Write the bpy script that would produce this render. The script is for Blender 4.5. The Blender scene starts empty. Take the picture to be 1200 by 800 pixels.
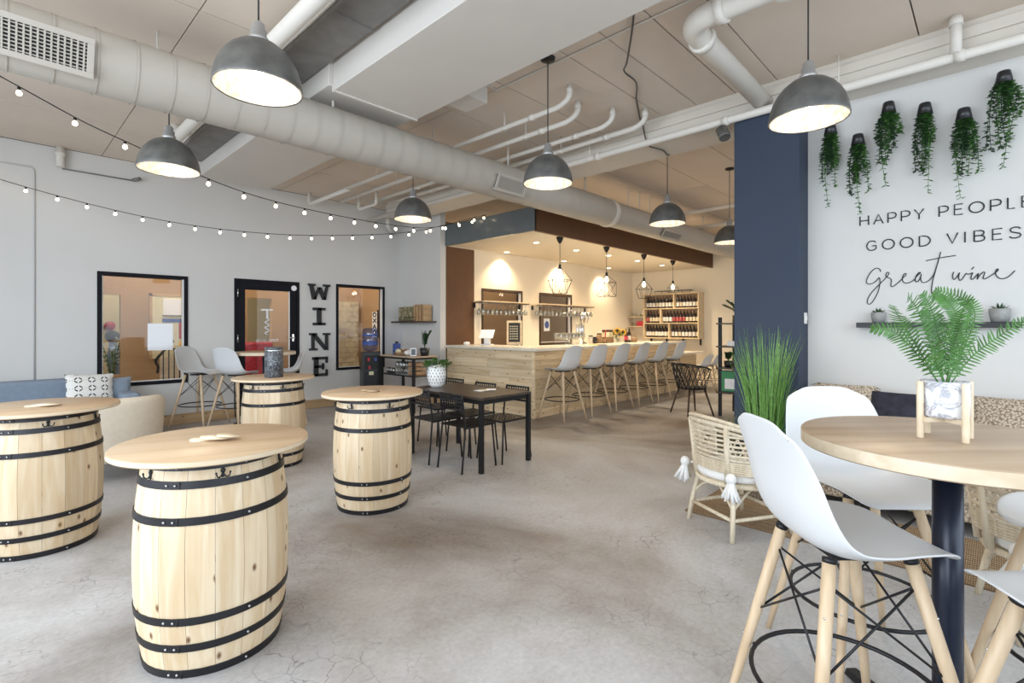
import bpy, bmesh, math, random
from mathutils import Vector, Matrix
random.seed(7)
PI = math.pi
SC = bpy.context.scene
COL = SC.collection

# ------------------------------------------------------------------ camera
cam_data = bpy.data.cameras.new('camera')
cam = bpy.data.objects.new('camera', cam_data)
COL.objects.link(cam)
cam.location = (0, 0, 1.4)
cam.rotation_euler = (PI / 2, 0, -math.atan2(.7222, .6916))
cam_data.sensor_fit = 'HORIZONTAL'
cam_data.sensor_width = 36.0
cam_data.lens = 590 / 1200 * 36.0
cam_data.shift_y = -17 / 1200
cam_data.clip_start = .05
SC.camera = cam

# ------------------------------------------------------------------ daylight from the glazed shop front behind the camera, plus an added aisle fill
world = bpy.data.worlds.new('overcast_sky')
SC.world = world
world.use_nodes = True
wn = world.node_tree.nodes
wn['Background'].inputs[0].default_value = (0.80, 0.90, 1.0, 1)
wn['Background'].inputs[1].default_value = 0.86

def area_light(name, loc, target, sx, sy, power, color):
    l = bpy.data.lights.new(name, 'AREA')
    l.shape = 'RECTANGLE'; l.size = sx; l.size_y = sy; l.energy = power; l.color = color
    o = bpy.data.objects.new(name, l); COL.objects.link(o)
    o.location = loc
    o.rotation_euler = (Vector(target) - Vector(loc)).to_track_quat('-Z', 'Y').to_euler()
    return o
area_light('shop_front_daylight', (-2.3, 2.6, 2.0), (3.4, 3.2, .2), 6.5, 2.6, 285, (0.80, 0.90, 1.0))
area_light('aisle_fill_light', (9.0, -2.5, 2.0), (8.3, 4, 1.2), 5.0, 2.4, 50, (1.0, .94, .86))  # fill added to brighten the bar front, no known window there
area_light('side_window_daylight', (2.0, -2.4, 2.0), (3.4, 3, .7), 6.0, 2.6, 125, (0.78, 0.89, 1.0))

SC.view_settings.view_transform = 'Standard'
SC.view_settings.look = 'None'
SC.view_settings.exposure = 0.17
SC.view_settings.gamma = 1.0
SC.view_settings.use_curve_mapping = False
SC.cycles.use_denoising = True
SC.cycles.max_bounces = 8
SC.cycles.diffuse_bounces = 4
SC.cycles.sample_clamp_indirect = 4.0

# ------------------------------------------------------------------ materials
MATS = {}
def node_mat(name):
    m = bpy.data.materials.new(name); m.use_nodes = True
    MATS[name] = m
    nt = m.node_tree
    return m, nt, nt.nodes['Principled BSDF']

def flat(name, col, rough=.5, metal=0., emit=None, estr=0., vary=0., bump=0., bscale=60., nscale=6., spec=None):
    m, nt, b = node_mat(name)
    b.inputs['Base Color'].default_value = (*col, 1)
    b.inputs['Roughness'].default_value = rough
    b.inputs['Metallic'].default_value = metal
    if spec is not None: b.inputs['Specular IOR Level'].default_value = spec
    if emit:
        b.inputs['Emission Color'].default_value = (*emit, 1)
        b.inputs['Emission Strength'].default_value = estr
    tc = nt.nodes.new('ShaderNodeTexCoord')
    if vary:
        n = nt.nodes.new('ShaderNodeTexNoise'); n.inputs['Scale'].default_value = nscale; n.inputs['Detail'].default_value = 4
        nt.links.new(tc.outputs['Object'], n.inputs['Vector'])
        r = nt.nodes.new('ShaderNodeValToRGB')
        r.color_ramp.elements[0].position = .3; r.color_ramp.elements[1].position = .7
        r.color_ramp.elements[0].color = (*[c * (1 - vary) for c in col], 1)
        r.color_ramp.elements[1].color = (*[min(1, c * (1 + vary)) for c in col], 1)
        nt.links.new(n.outputs['Fac'], r.inputs['Fac'])
        nt.links.new(r.outputs['Color'], b.inputs['Base Color'])
    if bump:
        n2 = nt.nodes.new('ShaderNodeTexNoise'); n2.inputs['Scale'].default_value = bscale; n2.inputs['Detail'].default_value = 3
        nt.links.new(tc.outputs['Object'], n2.inputs['Vector'])
        bp = nt.nodes.new('ShaderNodeBump'); bp.inputs['Strength'].default_value = bump; bp.inputs['Distance'].default_value = .01
        nt.links.new(n2.outputs['Fac'], bp.inputs['Height'])
        nt.links.new(bp.outputs['Normal'], b.inputs['Normal'])
    return m

def wood(name, c1, c2, axis=2, scale=1.0, knots=False, rough=.45, tint=.12, contrast=(.35, .7), face=None):
    """grain along one object axis; every board shifts its own grain and tone by its random number"""
    m, nt, b = node_mat(name)
    N, L = nt.nodes.new, nt.links.new
    tc = N('ShaderNodeTexCoord'); oi = N('ShaderNodeObjectInfo')
    off = N('ShaderNodeVectorMath'); off.operation = 'SCALE'; off.inputs[0].default_value = (3.1, 7.7, 5.3)
    L(oi.outputs['Random'], off.inputs['Scale'])
    add = N('ShaderNodeVectorMath'); add.operation = 'ADD'
    L(tc.outputs['Object'], add.inputs[0]); L(off.outputs[0], add.inputs[1])
    mp = N('ShaderNodeMapping')
    s = [22 * scale] * 3; s[axis] = 1.3 * scale
    mp.inputs['Scale'].default_value = s
    L(add.outputs[0], mp.inputs['Vector'])
    n = N('ShaderNodeTexNoise'); n.inputs['Scale'].default_value = 1; n.inputs['Detail'].default_value = 5; n.inputs['Distortion'].default_value = .8
    L(mp.outputs[0], n.inputs['Vector'])
    r = N('ShaderNodeValToRGB')
    r.color_ramp.elements[0].position = contrast[0]; r.color_ramp.elements[1].position = contrast[1]
    r.color_ramp.elements[0].color = (*c1, 1); r.color_ramp.elements[1].color = (*c2, 1)
    L(n.outputs['Fac'], r.inputs['Fac'])
    hsv = N('ShaderNodeHueSaturation')
    mr = N('ShaderNodeMapRange'); mr.inputs['To Min'].default_value = 1 - tint; mr.inputs['To Max'].default_value = 1 + tint * .6
    L(oi.outputs['Random'], mr.inputs['Value']); L(mr.outputs[0], hsv.inputs['Value'])
    L(r.outputs['Color'], hsv.inputs['Color'])
    out = hsv.outputs['Color']
    if knots:
        spx = N('ShaderNodeSeparateXYZ'); L(add.outputs[0], spx.inputs[0])
        cbx = N('ShaderNodeCombineXYZ'); across = [k for k in range(3) if k not in (axis, face)][0]
        L(spx.outputs[across], cbx.inputs[0]); L(spx.outputs[axis], cbx.inputs[1])
        mp2 = N('ShaderNodeMapping'); mp2.inputs['Scale'].default_value = (8.5, 4.6, 0)
        L(cbx.outputs[0], mp2.inputs['Vector'])
        v = N('ShaderNodeTexVoronoi'); v.voronoi_dimensions = '2D'; v.inputs['Scale'].default_value = 1
        L(mp2.outputs[0], v.inputs['Vector'])
        rk = N('ShaderNodeValToRGB')
        rk.color_ramp.elements[0].position = .03; rk.color_ramp.elements[1].position = .10
        rk.color_ramp.elements[0].color = (1, 1, 1, 1); rk.color_ramp.elements[1].color = (0, 0, 0, 1)
        L(v.outputs['Distance'], rk.inputs['Fac'])
        sep = N('ShaderNodeSeparateColor'); L(v.outputs['Color'], sep.inputs[0])
        gt = N('ShaderNodeMath'); gt.operation = 'GREATER_THAN'; gt.inputs[1].default_value = .5
        L(sep.outputs[0], gt.inputs[0])
        mul = N('ShaderNodeMath'); mul.operation = 'MULTIPLY'
        L(rk.outputs['Color'], mul.inputs[0]); L(gt.outputs[0], mul.inputs[1])
        mx = N('ShaderNodeMixRGB'); mx.inputs['Color2'].default_value = (.16, .075, .03, 1)
        L(mul.outputs[0], mx.inputs['Fac']); L(out, mx.inputs['Color1'])
        out = mx.outputs['Color']
    L(out, b.inputs['Base Color'])
    b.inputs['Roughness'].default_value = rough
    bp = N('ShaderNodeBump'); bp.inputs['Strength'].default_value = .12; bp.inputs['Distance'].default_value = .004
    L(n.outputs['Fac'], bp.inputs['Height']); L(bp.outputs['Normal'], b.inputs['Normal'])
    return m

def glass(name, tint=(1, 1, 1), gloss=.025, rough=.02):
    m, nt, b = node_mat(name)
    nt.nodes.remove(b)
    t = nt.nodes.new('ShaderNodeBsdfTransparent'); t.inputs[0].default_value = (*tint, 1)
    g = nt.nodes.new('ShaderNodeBsdfGlossy'); g.inputs['Roughness'].default_value = rough
    mx = nt.nodes.new('ShaderNodeMixShader'); mx.inputs[0].default_value = gloss
    nt.links.new(t.outputs[0], mx.inputs[1]); nt.links.new(g.outputs[0], mx.inputs[2])
    nt.links.new(mx.outputs[0], nt.nodes['Material Output'].inputs[0])
    return m

def concrete(name):
    m, nt, b = node_mat(name)
    N, L = nt.nodes.new, nt.links.new
    tc = N('ShaderNodeTexCoord')
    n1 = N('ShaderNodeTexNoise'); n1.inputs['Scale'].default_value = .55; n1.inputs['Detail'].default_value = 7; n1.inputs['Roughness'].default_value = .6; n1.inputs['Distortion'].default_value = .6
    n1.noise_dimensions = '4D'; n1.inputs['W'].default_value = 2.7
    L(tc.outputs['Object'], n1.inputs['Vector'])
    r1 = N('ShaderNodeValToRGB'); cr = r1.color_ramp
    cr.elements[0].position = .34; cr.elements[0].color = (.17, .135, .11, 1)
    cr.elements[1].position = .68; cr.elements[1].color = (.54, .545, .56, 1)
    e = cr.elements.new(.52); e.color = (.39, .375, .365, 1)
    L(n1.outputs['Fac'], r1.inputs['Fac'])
    n2 = N('ShaderNodeTexNoise'); n2.inputs['Scale'].default_value = 38; n2.inputs['Detail'].default_value = 6; n2.inputs['Roughness'].default_value = .7
    L(tc.outputs['Object'], n2.inputs['Vector'])
    mr = N('ShaderNodeMapRange'); mr.inputs['From Min'].default_value = .25; mr.inputs['From Max'].default_value = .75
    mr.inputs['To Min'].default_value = .82; mr.inputs['To Max'].default_value = 1.16
    L(n2.outputs['Fac'], mr.inputs['Value'])
    mul = N('ShaderNodeMixRGB'); mul.blend_type = 'MULTIPLY'; mul.inputs['Fac'].default_value = 1
    L(r1.outputs['Color'], mul.inputs['Color1']); L(mr.outputs[0], mul.inputs['Color2'])
    # fine crazing cracks
    nw = N('ShaderNodeTexNoise'); nw.inputs['Scale'].default_value = 6; nw.inputs['Detail'].default_value = 3
    L(tc.outputs['Object'], nw.inputs['Vector'])
    sc = N('ShaderNodeVectorMath'); sc.operation = 'SCALE'; sc.inputs['Scale'].default_value = .16
    L(nw.outputs['Color'], sc.inputs[0])
    ad = N('ShaderNodeVectorMath'); ad.operation = 'ADD'
    L(tc.outputs['Object'], ad.inputs[0]); L(sc.outputs[0], ad.inputs[1])
    v = N('ShaderNodeTexVoronoi'); v.feature = 'DISTANCE_TO_EDGE'; v.inputs['Scale'].default_value = 8.5
    L(ad.outputs[0], v.inputs['Vector'])
    rc = N('ShaderNodeValToRGB'); rc.color_ramp.elements[0].position = .004; rc.color_ramp.elements[1].position = .017
    rc.color_ramp.elements[0].color = (1, 1, 1, 1); rc.color_ramp.elements[1].color = (0, 0, 0, 1)
    L(v.outputs['Distance'], rc.inputs['Fac'])
    n3 = N('ShaderNodeTexNoise'); n3.inputs['Scale'].default_value = 1.6; n3.inputs['Detail'].default_value = 5
    L(tc.outputs['Object'], n3.inputs['Vector'])
    rm = N('ShaderNodeValToRGB'); rm.color_ramp.elements[0].position = .45; rm.color_ramp.elements[1].position = .62
    L(n3.outputs['Fac'], rm.inputs['Fac'])
    mk = N('ShaderNodeMath'); mk.operation = 'MULTIPLY'
    L(rc.outputs['Color'], mk.inputs[0]); L(rm.outputs['Color'], mk.inputs[1])
    mk2 = N('ShaderNodeMath'); mk2.operation = 'MULTIPLY'; mk2.inputs[1].default_value = .62
    L(mk.outputs[0], mk2.inputs[0])
    mx = N('ShaderNodeMixRGB'); mx.inputs['Color2'].default_value = (.07, .06, .055, 1)
    L(mk2.outputs[0], mx.inputs['Fac']); L(mul.outputs['Color'], mx.inputs['Color1'])
    L(mx.outputs['Color'], b.inputs['Base Color'])
    rr = N('ShaderNodeMapRange'); rr.inputs['To Min'].default_value = .34; rr.inputs['To Max'].default_value = .58
    L(n1.outputs['Fac'], rr.inputs['Value']); L(rr.outputs[0], b.inputs['Roughness'])
    bp = N('ShaderNodeBump'); bp.inputs['Strength'].default_value = .22; bp.inputs['Distance'].default_value = .006
    L(n2.outputs['Fac'], bp.inputs['Height']); L(bp.outputs['Normal'], b.inputs['Normal'])
    return m

def weave(name, c1, c2, scale=60, rough=.9):
    m, nt, b = node_mat(name)
    N, L = nt.nodes.new, nt.links.new
    tc = N('ShaderNodeTexCoord')
    w1 = N('ShaderNodeTexWave'); w1.inputs['Scale'].default_value = scale; w1.inputs['Distortion'].default_value = 1.5; w1.inputs['Detail'].default_value = 2
    w2 = N('ShaderNodeTexWave'); w2.bands_direction = 'Y'; w2.inputs['Scale'].default_value = scale * .9; w2.inputs['Distortion'].default_value = 1.5
    L(tc.outputs['Object'], w1.inputs['Vector']); L(tc.outputs['Object'], w2.inputs['Vector'])
    mul = N('ShaderNodeMath'); mul.operation = 'MULTIPLY'
    L(w1.outputs['Fac'], mul.inputs[0]); L(w2.outputs['Fac'], mul.inputs[1])
    r = N('ShaderNodeValToRGB'); r.color_ramp.elements[0].color = (*c1, 1); r.color_ramp.elements[1].color = (*c2, 1)
    r.color_ramp.elements[0].position = .08; r.color_ramp.elements[1].position = .55
    L(mul.outputs[0], r.inputs['Fac']); L(r.outputs['Color'], b.inputs['Base Color'])
    b.inputs['Roughness'].default_value = rough
    bp = N('ShaderNodeBump'); bp.inputs['Strength'].default_value = .6; bp.inputs['Distance'].default_value = .006
    L(mul.outputs[0], bp.inputs['Height']); L(bp.outputs['Normal'], b.inputs['Normal'])
    return m

def diamonds(name):
    m, nt, b = node_mat(name)
    N, L = nt.nodes.new, nt.links.new
    tc = N('ShaderNodeTexCoord'); sp = N('ShaderNodeSeparateXYZ'); L(tc.outputs['Object'], sp.inputs[0])
    def tri(sock, k):
        a = N('ShaderNodeMath'); a.operation = 'MULTIPLY'; a.inputs[1].default_value = k; L(sock, a.inputs[0])
        p = N('ShaderNodeMath'); p.operation = 'PINGPONG'; p.inputs[1].default_value = .5; L(a.outputs[0], p.inputs[0])
        return p.outputs[0]
    s = N('ShaderNodeMath'); s.operation = 'ADD'
    L(tri(sp.outputs['X'], 8.0), s.inputs[0]); L(tri(sp.outputs['Z'], 10.0), s.inputs[1])
    d = N('ShaderNodeMath'); d.operation = 'SUBTRACT'; d.inputs[1].default_value = .36; L(s.outputs[0], d.inputs[0])
    a = N('ShaderNodeMath'); a.operation = 'ABSOLUTE'; L(d.outputs[0], a.inputs[0])
    lt = N('ShaderNodeMath'); lt.operation = 'LESS_THAN'; lt.inputs[1].default_value = .085; L(a.outputs[0], lt.inputs[0])
    # broken, embroidered look
    t2 = N('ShaderNodeMath'); t2.operation = 'GREATER_THAN'; t2.inputs[1].default_value = .17; L(tri(sp.outputs['X'], 24.), t2.inputs[0])
    mu = N('ShaderNodeMath'); mu.operation = 'MULTIPLY'; L(lt.outputs[0], mu.inputs[0]); L(t2.outputs[0], mu.inputs[1])
    mx = N('ShaderNodeMixRGB'); mx.inputs['Color1'].default_value = (.78, .76, .72, 1); mx.inputs['Color2'].default_value = (.03, .03, .035, 1)
    L(mu.outputs[0], mx.inputs['Fac']); L(mx.outputs['Color'], b.inputs['Base Color'])
    b.inputs['Roughness'].default_value = .9
    return m

def marble(name, base, vein, scale=5):
    m, nt, b = node_mat(name)
    N, L = nt.nodes.new, nt.links.new
    tc = N('ShaderNodeTexCoord'); n = N('ShaderNodeTexNoise'); n.inputs['Scale'].default_value = scale; n.inputs['Detail'].default_value = 6; n.inputs['Distortion'].default_value = 2.2
    L(tc.outputs['Object'], n.inputs['Vector'])
    r = N('ShaderNodeValToRGB'); cr = r.color_ramp
    cr.elements[0].position = .44; cr.elements[0].color = (*base, 1); cr.elements[1].position = .56; cr.elements[1].color = (*base, 1)
    e = cr.elements.new(.5); e.color = (*vein, 1)
    L(n.outputs['Fac'], r.inputs['Fac']); L(r.outputs['Color'], b.inputs['Base Color'])
    b.inputs['Roughness'].default_value = .3
    return m

wall_white = flat('wall_white', (.65, .635, .61), .85, vary=.015, nscale=2, bump=.05, bscale=120)
wall_cream = flat('wall_cream', (.80, .72, .58), .85, bump=.04, bscale=120)
wall_tan = flat('wall_tan', (.42, .27, .145), .85, vary=.04, nscale=2)
brown_paint = flat('brown_paint', (.115, .052, .022), .6, vary=.06)
ceil_paint = flat('ceiling_paint', (.70, .60, .505), .9, vary=.04, nscale=1.2)
ceil_gap = flat('ceiling_gap', (.12, .105, .09), .9)
duct_paint = flat('duct_paint', (.475, .435, .38), .55, vary=.03, nscale=3)
box_paint = flat('box_duct_paint', (.66, .62, .57), .75, vary=.02, nscale=2)
beam_paint = flat('beam_paint', (.68, .63, .56), .7, vary=.03, nscale=2)
pipe_paint = flat('pipe_paint', (.70, .66, .60), .55)
steel_dark = flat('dark_steel', (.20, .19, .175), .6, vary=.15)
blue_paint = flat('blue_paint', (.030, .044, .075), .7, vary=.05, nscale=1.5, bump=.06, bscale=90)
soffit_grey = flat('soffit_grey', (.115, .135, .14), .28, vary=.05)
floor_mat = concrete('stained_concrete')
stave_wood = wood('pine_stave', (.60, .44, .265), (.74, .62, .45), 2, 1.0, True, .5, .14, face=1)
bar_wood_u = wood('pine_board_along_bar', (.56, .40, .225), (.76, .60, .39), 0, .8, True, .5, .2, face=1)
bar_wood_v = wood('pine_board_across_bar', (.62, .46, .27), (.78, .65, .46), 1, .8, True, .5, .14, face=0)
top_wood = wood('maple_top', (.47, .33, .20), (.57, .425, .28), 0, .6, False, .38, .05)
oak_top = wood('oak_top', (.40, .285, .185), (.54, .415, .295), 0, .55, False, .4, .04)
pale_edge = wood('pale_edge_wood', (.66, .53, .37), (.76, .64, .48), 0, .8, False, .5, .04)
leg_wood = wood('beech_leg', (.55, .40, .25), (.68, .52, .35), 2, 1.2, False, .45, .08)
base_wood = wood('baseboard_wood', (.42, .265, .13), (.56, .39, .22), 0, .8, True, .5, .08, face=1)
rack_wood = wood('rack_wood', (.60, .45, .27), (.74, .60, .40), 1, .8, False, .5, .06)
crate_wood = wood('crate_wood', (.25, .14, .07), (.42, .27, .15), 2, 1, False, .7, .2)
hoop_metal = flat('hoop_metal', (.028, .027, .03), .42, .6, vary=.2)
rivet_metal = flat('rivet_metal', (.45, .45, .46), .35, 1.)
black_metal = flat('black_metal', (.014, .014, .016), .42, .3)
navy_pole = flat('navy_pole', (.012, .017, .035), .3, .2)
black_table = wood('dark_tabletop', (.035, .026, .02), (.085, .062, .045), 1, .8, False, .38, .05)
white_shell = flat('white_shell', (.68, .685, .69), .38)
galv = flat('galvanised_steel', (.15, .15, .143), .45, .6, vary=.28, nscale=9, bump=.05, bscale=30)
lamp_inner = flat('lamp_reflector', (.66, .62, .55), .45, .15, vary=.4, nscale=26)
neck_metal = flat('socket_metal', (.45, .44, .43), .45, .6)
black_cord = flat('black_cord', (.012, .012, .012), .6)
cable_grey = flat('cable_grey', (.10, .09, .08), .6)
bulb_glow = flat('bulb_glow', (1, .9, .75), .3, emit=(1, .82, .56), estr=9.)
lamp_glow = flat('lamp_glow', (1, .95, .85), .3, emit=(1, .86, .66), estr=42.)
down_glow = flat('downlight_glow', (1, .95, .85), .3, emit=(1, .84, .60), estr=12.)
white_plastic = flat('white_plastic', (.75, .74, .72), .4)
quartz = flat('pale_stone', (.74, .68, .58), .25, vary=.06, nscale=14)
pane = glass('window_glass')
clear_glass = glass('clear_glass', (.93, .95, .95), .26, .05)
frame_black = flat('frame_black', (.010, .010, .014), .75, spec=.2)
sofa_blue = flat('blue_grey_fabric', (.235, .285, .355), .95, vary=.06, nscale=30, bump=.3, bscale=400)
beige_fabric = flat('beige_fabric', (.60, .53, .43), .95, vary=.04, nscale=30, bump=.25, bscale=400)
dark_wood = flat('dark_wood_leg', (.05, .025, .014), .5)
print_pillow = diamonds('diamond_print')
rattan = wood('pale_rattan', (.58, .48, .34), (.76, .67, .52), 2, 2, False, .55, .08)
jute = weave('jute', (.16, .10, .055), (.50, .36, .21), 34)
def crochet(name, c1, c2, scale):
    m, nt, b = node_mat(name)
    tc = nt.nodes.new('ShaderNodeTexCoord'); v = nt.nodes.new('ShaderNodeTexVoronoi'); v.inputs['Scale'].default_value = scale
    nt.links.new(tc.outputs['Object'], v.inputs['Vector'])
    r = nt.nodes.new('ShaderNodeValToRGB'); r.color_ramp.elements[0].color = (*c2, 1); r.color_ramp.elements[1].color = (*c1, 1)
    r.color_ramp.elements[0].position = .25; r.color_ramp.elements[1].position = .75
    nt.links.new(v.outputs['Distance'], r.inputs['Fac']); nt.links.new(r.outputs['Color'], b.inputs['Base Color'])
    b.inputs['Roughness'].default_value = .95
    bp = nt.nodes.new('ShaderNodeBump'); bp.invert = True; bp.inputs['Strength'].default_value = .8; bp.inputs['Distance'].default_value = .008
    nt.links.new(v.outputs['Distance'], bp.inputs['Height']); nt.links.new(bp.outputs['Normal'], b.inputs['Normal'])
    return m
throw = crochet('woven_throw', (.22, .165, .115), (.62, .52, .40), 75)
dark_cushion = flat('dark_velvet', (.018, .018, .03), .8, vary=.6, nscale=14, bump=.4, bscale=90)
white_cotton = flat('white_cotton', (.80, .79, .77), .95, bump=.5, bscale=60)
leaf_dark = flat('leaf_dark', (.026, .066, .022), .5, vary=.45, nscale=30)
leaf_mid = flat('leaf_fern', (.055, .155, .026), .5, vary=.35, nscale=25)
leaf_grass = flat('leaf_grass', (.15, .31, .07), .5, vary=.4, nscale=40)
leaf_dry = flat('leaf_dry', (.22, .19, .10), .7, vary=.4, nscale=40)
white_pot = flat('white_pot', (.82, .81, .80), .35)
grey_pot = flat('grey_pot', (.30, .30, .29), .7, vary=.15, nscale=30)
marble_white = marble('white_marble', (.74, .74, .76), (.36, .36, .40), 11)
marble_black = marble('black_marble', (.028, .032, .04), (.22, .24, .27), 22)
terracotta_soil = flat('soil', (.04, .028, .02), .95)
bottle_glass = flat('bottle_glass', (.022, .012, .012), .12, spec=.6)
label_white = flat('label_paper', (.78, .75, .70), .7)
foil_red = flat('foil_red', (.16, .02, .03), .35)
sign_black = flat('sign_black', (.02, .02, .022), .6, bump=.1)
ink = flat('ink', (.02, .022, .028), .7)
paper = flat('white_paper', (.86, .86, .88), .8)
water_blue = glass('water_bottle_plastic', (.55, .62, .92), .12, .1)
appliance = flat('black_plastic', (.018, .018, .02), .3)
chrome = flat('chrome', (.7, .7, .7), .2, 1.)
red_print = flat('red_print', (.42, .03, .05), .6, vary=.3, nscale=20)
blue_print = flat('blue_print', (.05, .09, .30), .6, vary=.3, nscale=20)
cream_print = flat('cream_print', (.70, .64, .42), .7, vary=.1, nscale=12)
yellow_petal = flat('sunflower_yellow', (.85, .50, .03), .6)
brown_seed = flat('sunflower_brown', (.06, .03, .012), .8)
skin = flat('skin', (.55, .33, .23), .55)
shirt_blue = flat('pale_blue_shirt', (.30, .45, .70), .8)
hair_dark = flat('dark_hair', (.02, .014, .01), .6)
stone_pale = flat('pale_stone_wall', (.52, .45, .30), .8, vary=.2, nscale=10)
green_print = flat('green_print', (.05, .25, .10), .6)

# ------------------------------------------------------------------ mesh builder
class MB:
    def __init__(s): s.v = []; s.f = []; s.sm = []
    def add(s, vs, fs, smooth=False):
        o = len(s.v); s.v += [tuple(p) for p in vs]
        for f in fs: s.f.append([i + o for i in f]); s.sm.append(smooth)
        return s
    def box(s, x0, x1, y0, y1, z0, z1, M=None):
        vs = [Vector(p) for p in ((x0, y0, z0), (x1, y0, z0), (x1, y1, z0), (x0, y1, z0), (x0, y0, z1), (x1, y0, z1), (x1, y1, z1), (x0, y1, z1))]
        if M is not None: vs = [M @ p for p in vs]
        return s.add(vs, [(0, 3, 2, 1), (4, 5, 6, 7), (0, 1, 5, 4), (1, 2, 6, 5), (2, 3, 7, 6), (3, 0, 4, 7)])
    def tube(s, path, r, n=8, closed=False, smooth=True):
        P = [Vector(p) for p in path]; m = len(P)
        R = list(r) if isinstance(r, (list, tuple)) else [r] * m
        vs = []; prev = None
        for i in range(m):
            if closed: t = P[(i + 1) % m] - P[i - 1]
            else: t = P[min(i + 1, m - 1)] - P[max(i - 1, 0)]
            if t.length < 1e-9: t = Vector((0, 0, 1))
            t.normalize()
            if prev is None:
                a = Vector((0, 0, 1)) if abs(t.z) < .9 else Vector((1, 0, 0))
                u = t.cross(a).normalized()
            else:
                u = prev - t * prev.dot(t)
                u = u.normalized() if u.length > 1e-6 else t.orthogonal().normalized()
            prev = u; w = t.cross(u)
            for k in range(n):
                a = 2 * PI * k / n
                vs.append(P[i] + (u * math.cos(a) + w * math.sin(a)) * R[i])
        fs = []
        for i in range(m if closed else m - 1):
            j = (i + 1) % m
            for k in range(n):
                l = (k + 1) % n
                fs.append((i * n + k, i * n + l, j * n + l, j * n + k))
        s.add(vs, fs, smooth)
        if not closed:
            o = len(s.v) - len(vs)
            s.f.append([o + k for k in range(n)][::-1]); s.sm.append(False)
            s.f.append([o + (m - 1) * n + k for k in range(n)]); s.sm.append(False)
        return s
    def lathe(s, prof, n=24, c=(0, 0, 0), smooth=True, caps=True):
        vs = []; m = len(prof)
        for r, z in prof:
            for k in range(n):
                a = 2 * PI * k / n
                vs.append((c[0] + r * math.cos(a), c[1] + r * math.sin(a), c[2] + z))
        fs = [(i * n + k, i * n + (k + 1) % n, (i + 1) * n + (k + 1) % n, (i + 1) * n + k) for i in range(m - 1) for k in range(n)]
        o = len(s.v); s.add(vs, fs, smooth)
        if caps:
            if prof[0][0] > 1e-4: s.f.append([o + k for k in range(n)][::-1]); s.sm.append(False)
            if prof[-1][0] > 1e-4: s.f.append([o + (m - 1) * n + k for k in range(n)]); s.sm.append(False)
        return s
    def grid(s, fn, nu, nv, smooth=True, closeu=False):
        vs = [fn(i / nu, j / nv) for j in range(nv + 1) for i in range(nu + (0 if closeu else 1))]
        w = nu if closeu else nu + 1
        fs = [(j * w + i, j * w + (i + 1) % w, (j + 1) * w + (i + 1) % w, (j + 1) * w + i) for j in range(nv) for i in range(nu)]
        return s.add(vs, fs, smooth)
    def prism(s, poly, z0, z1, M=None):
        n = len(poly)
        vs = [Vector((x, y, z0)) for x, y in poly] + [Vector((x, y, z1)) for x, y in poly]
        if M is not None: vs = [M @ p for p in vs]
        return s.add(vs, [tuple(range(n))[::-1], tuple(range(n, 2 * n))] + [(i, (i + 1) % n, n + (i + 1) % n, n + i) for i in range(n)])
    def ball(s, c, r, n=12, m=8, sc=(1, 1, 1)):
        def fn(u, v):
            a = 2 * PI * u; b = PI * (v - .5)
            return (c[0] + r * sc[0] * math.cos(a) * math.cos(b), c[1] + r * sc[1] * math.sin(a) * math.cos(b), c[2] + r * sc[2] * math.sin(b))
        return s.grid(fn, n, m, True, True)
    def mesh(s, name, mat):
        me = bpy.data.meshes.new(name)
        me.from_pydata(s.v, [], s.f)
        me.polygons.foreach_set('use_smooth', s.sm)
        me.update()
        if mat: me.materials.append(mat)
        return me
    def build(s, name, mat, parent=None, loc=(0, 0, 0), rz=0, bevel=0, seg=2, solid=0, sub=0):
        o = bpy.data.objects.new(name, s.mesh(name, mat)); COL.objects.link(o)
        o.location = loc; o.rotation_euler = (0, 0, rz)
        if parent: o.parent = parent
        if solid:
            md = o.modifiers.new('thickness', 'SOLIDIFY'); md.thickness = solid; md.offset = 0
        if sub:
            md = o.modifiers.new('smooth', 'SUBSURF'); md.levels = sub; md.render_levels = sub
        if bevel:
            md = o.modifiers.new('bevel', 'BEVEL'); md.width = bevel; md.segments = seg; md.limit_method = 'ANGLE'
        return o

def tag(o, label, cat, group=None):
    o['label'] = label; o['category'] = cat
    if group: o['group'] = group
    return o
def thing(name, label, cat, loc=(0, 0, 0), rz=0, group=None):
    o = bpy.data.objects.new(name, None); COL.objects.link(o)
    o.empty_display_size = .1
    o.location = loc; o.rotation_euler = (0, 0, rz)
    return tag(o, label, cat, group)
def structure(o): o['kind'] = 'structure'; return o
def stuff(o): o['kind'] = 'stuff'; return o
def inst(name, mesh, parent=None, loc=(0, 0, 0), rot=(0, 0, 0), scale=(1, 1, 1)):
    o = bpy.data.objects.new(name, mesh); COL.objects.link(o)
    o.location = loc; o.rotation_euler = rot; o.scale = scale
    if parent: o.parent = parent
    return o
KIDS = {}
def dup(root, loc, rz=0, label=None, group=None, scale=None):
    kids = {}
    for o in COL.objects:
        if o.parent: kids.setdefault(o.parent.name, []).append(o)
    def rec(src, par):
        c = src.copy(); COL.objects.link(c)
        if par: c.parent = par
        for ch in kids.get(src.name, []): rec(ch, c)
        return c
    r = rec(root, None)
    r.location = loc; r.rotation_euler = (0, 0, rz)
    if scale: r.scale = scale
    if label: r['label'] = label
    if group: r['group'] = group
    return r
def spline(P, n=6):
    """Catmull-Rom through the points"""
    P = [Vector(p) for p in P]; out = []
    for i in range(len(P) - 1):
        a = P[max(i - 1, 0)]; b = P[i]; c = P[i + 1]; d = P[min(i + 2, len(P) - 1)]
        for k in range(n):
            t = k / n
            out.append(.5 * ((2 * b) + (c - a) * t + (2 * a - 5 * b + 4 * c - d) * t * t + (3 * b - a - 3 * c + d) * t ** 3))
    out.append(P[-1]); return out
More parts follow.
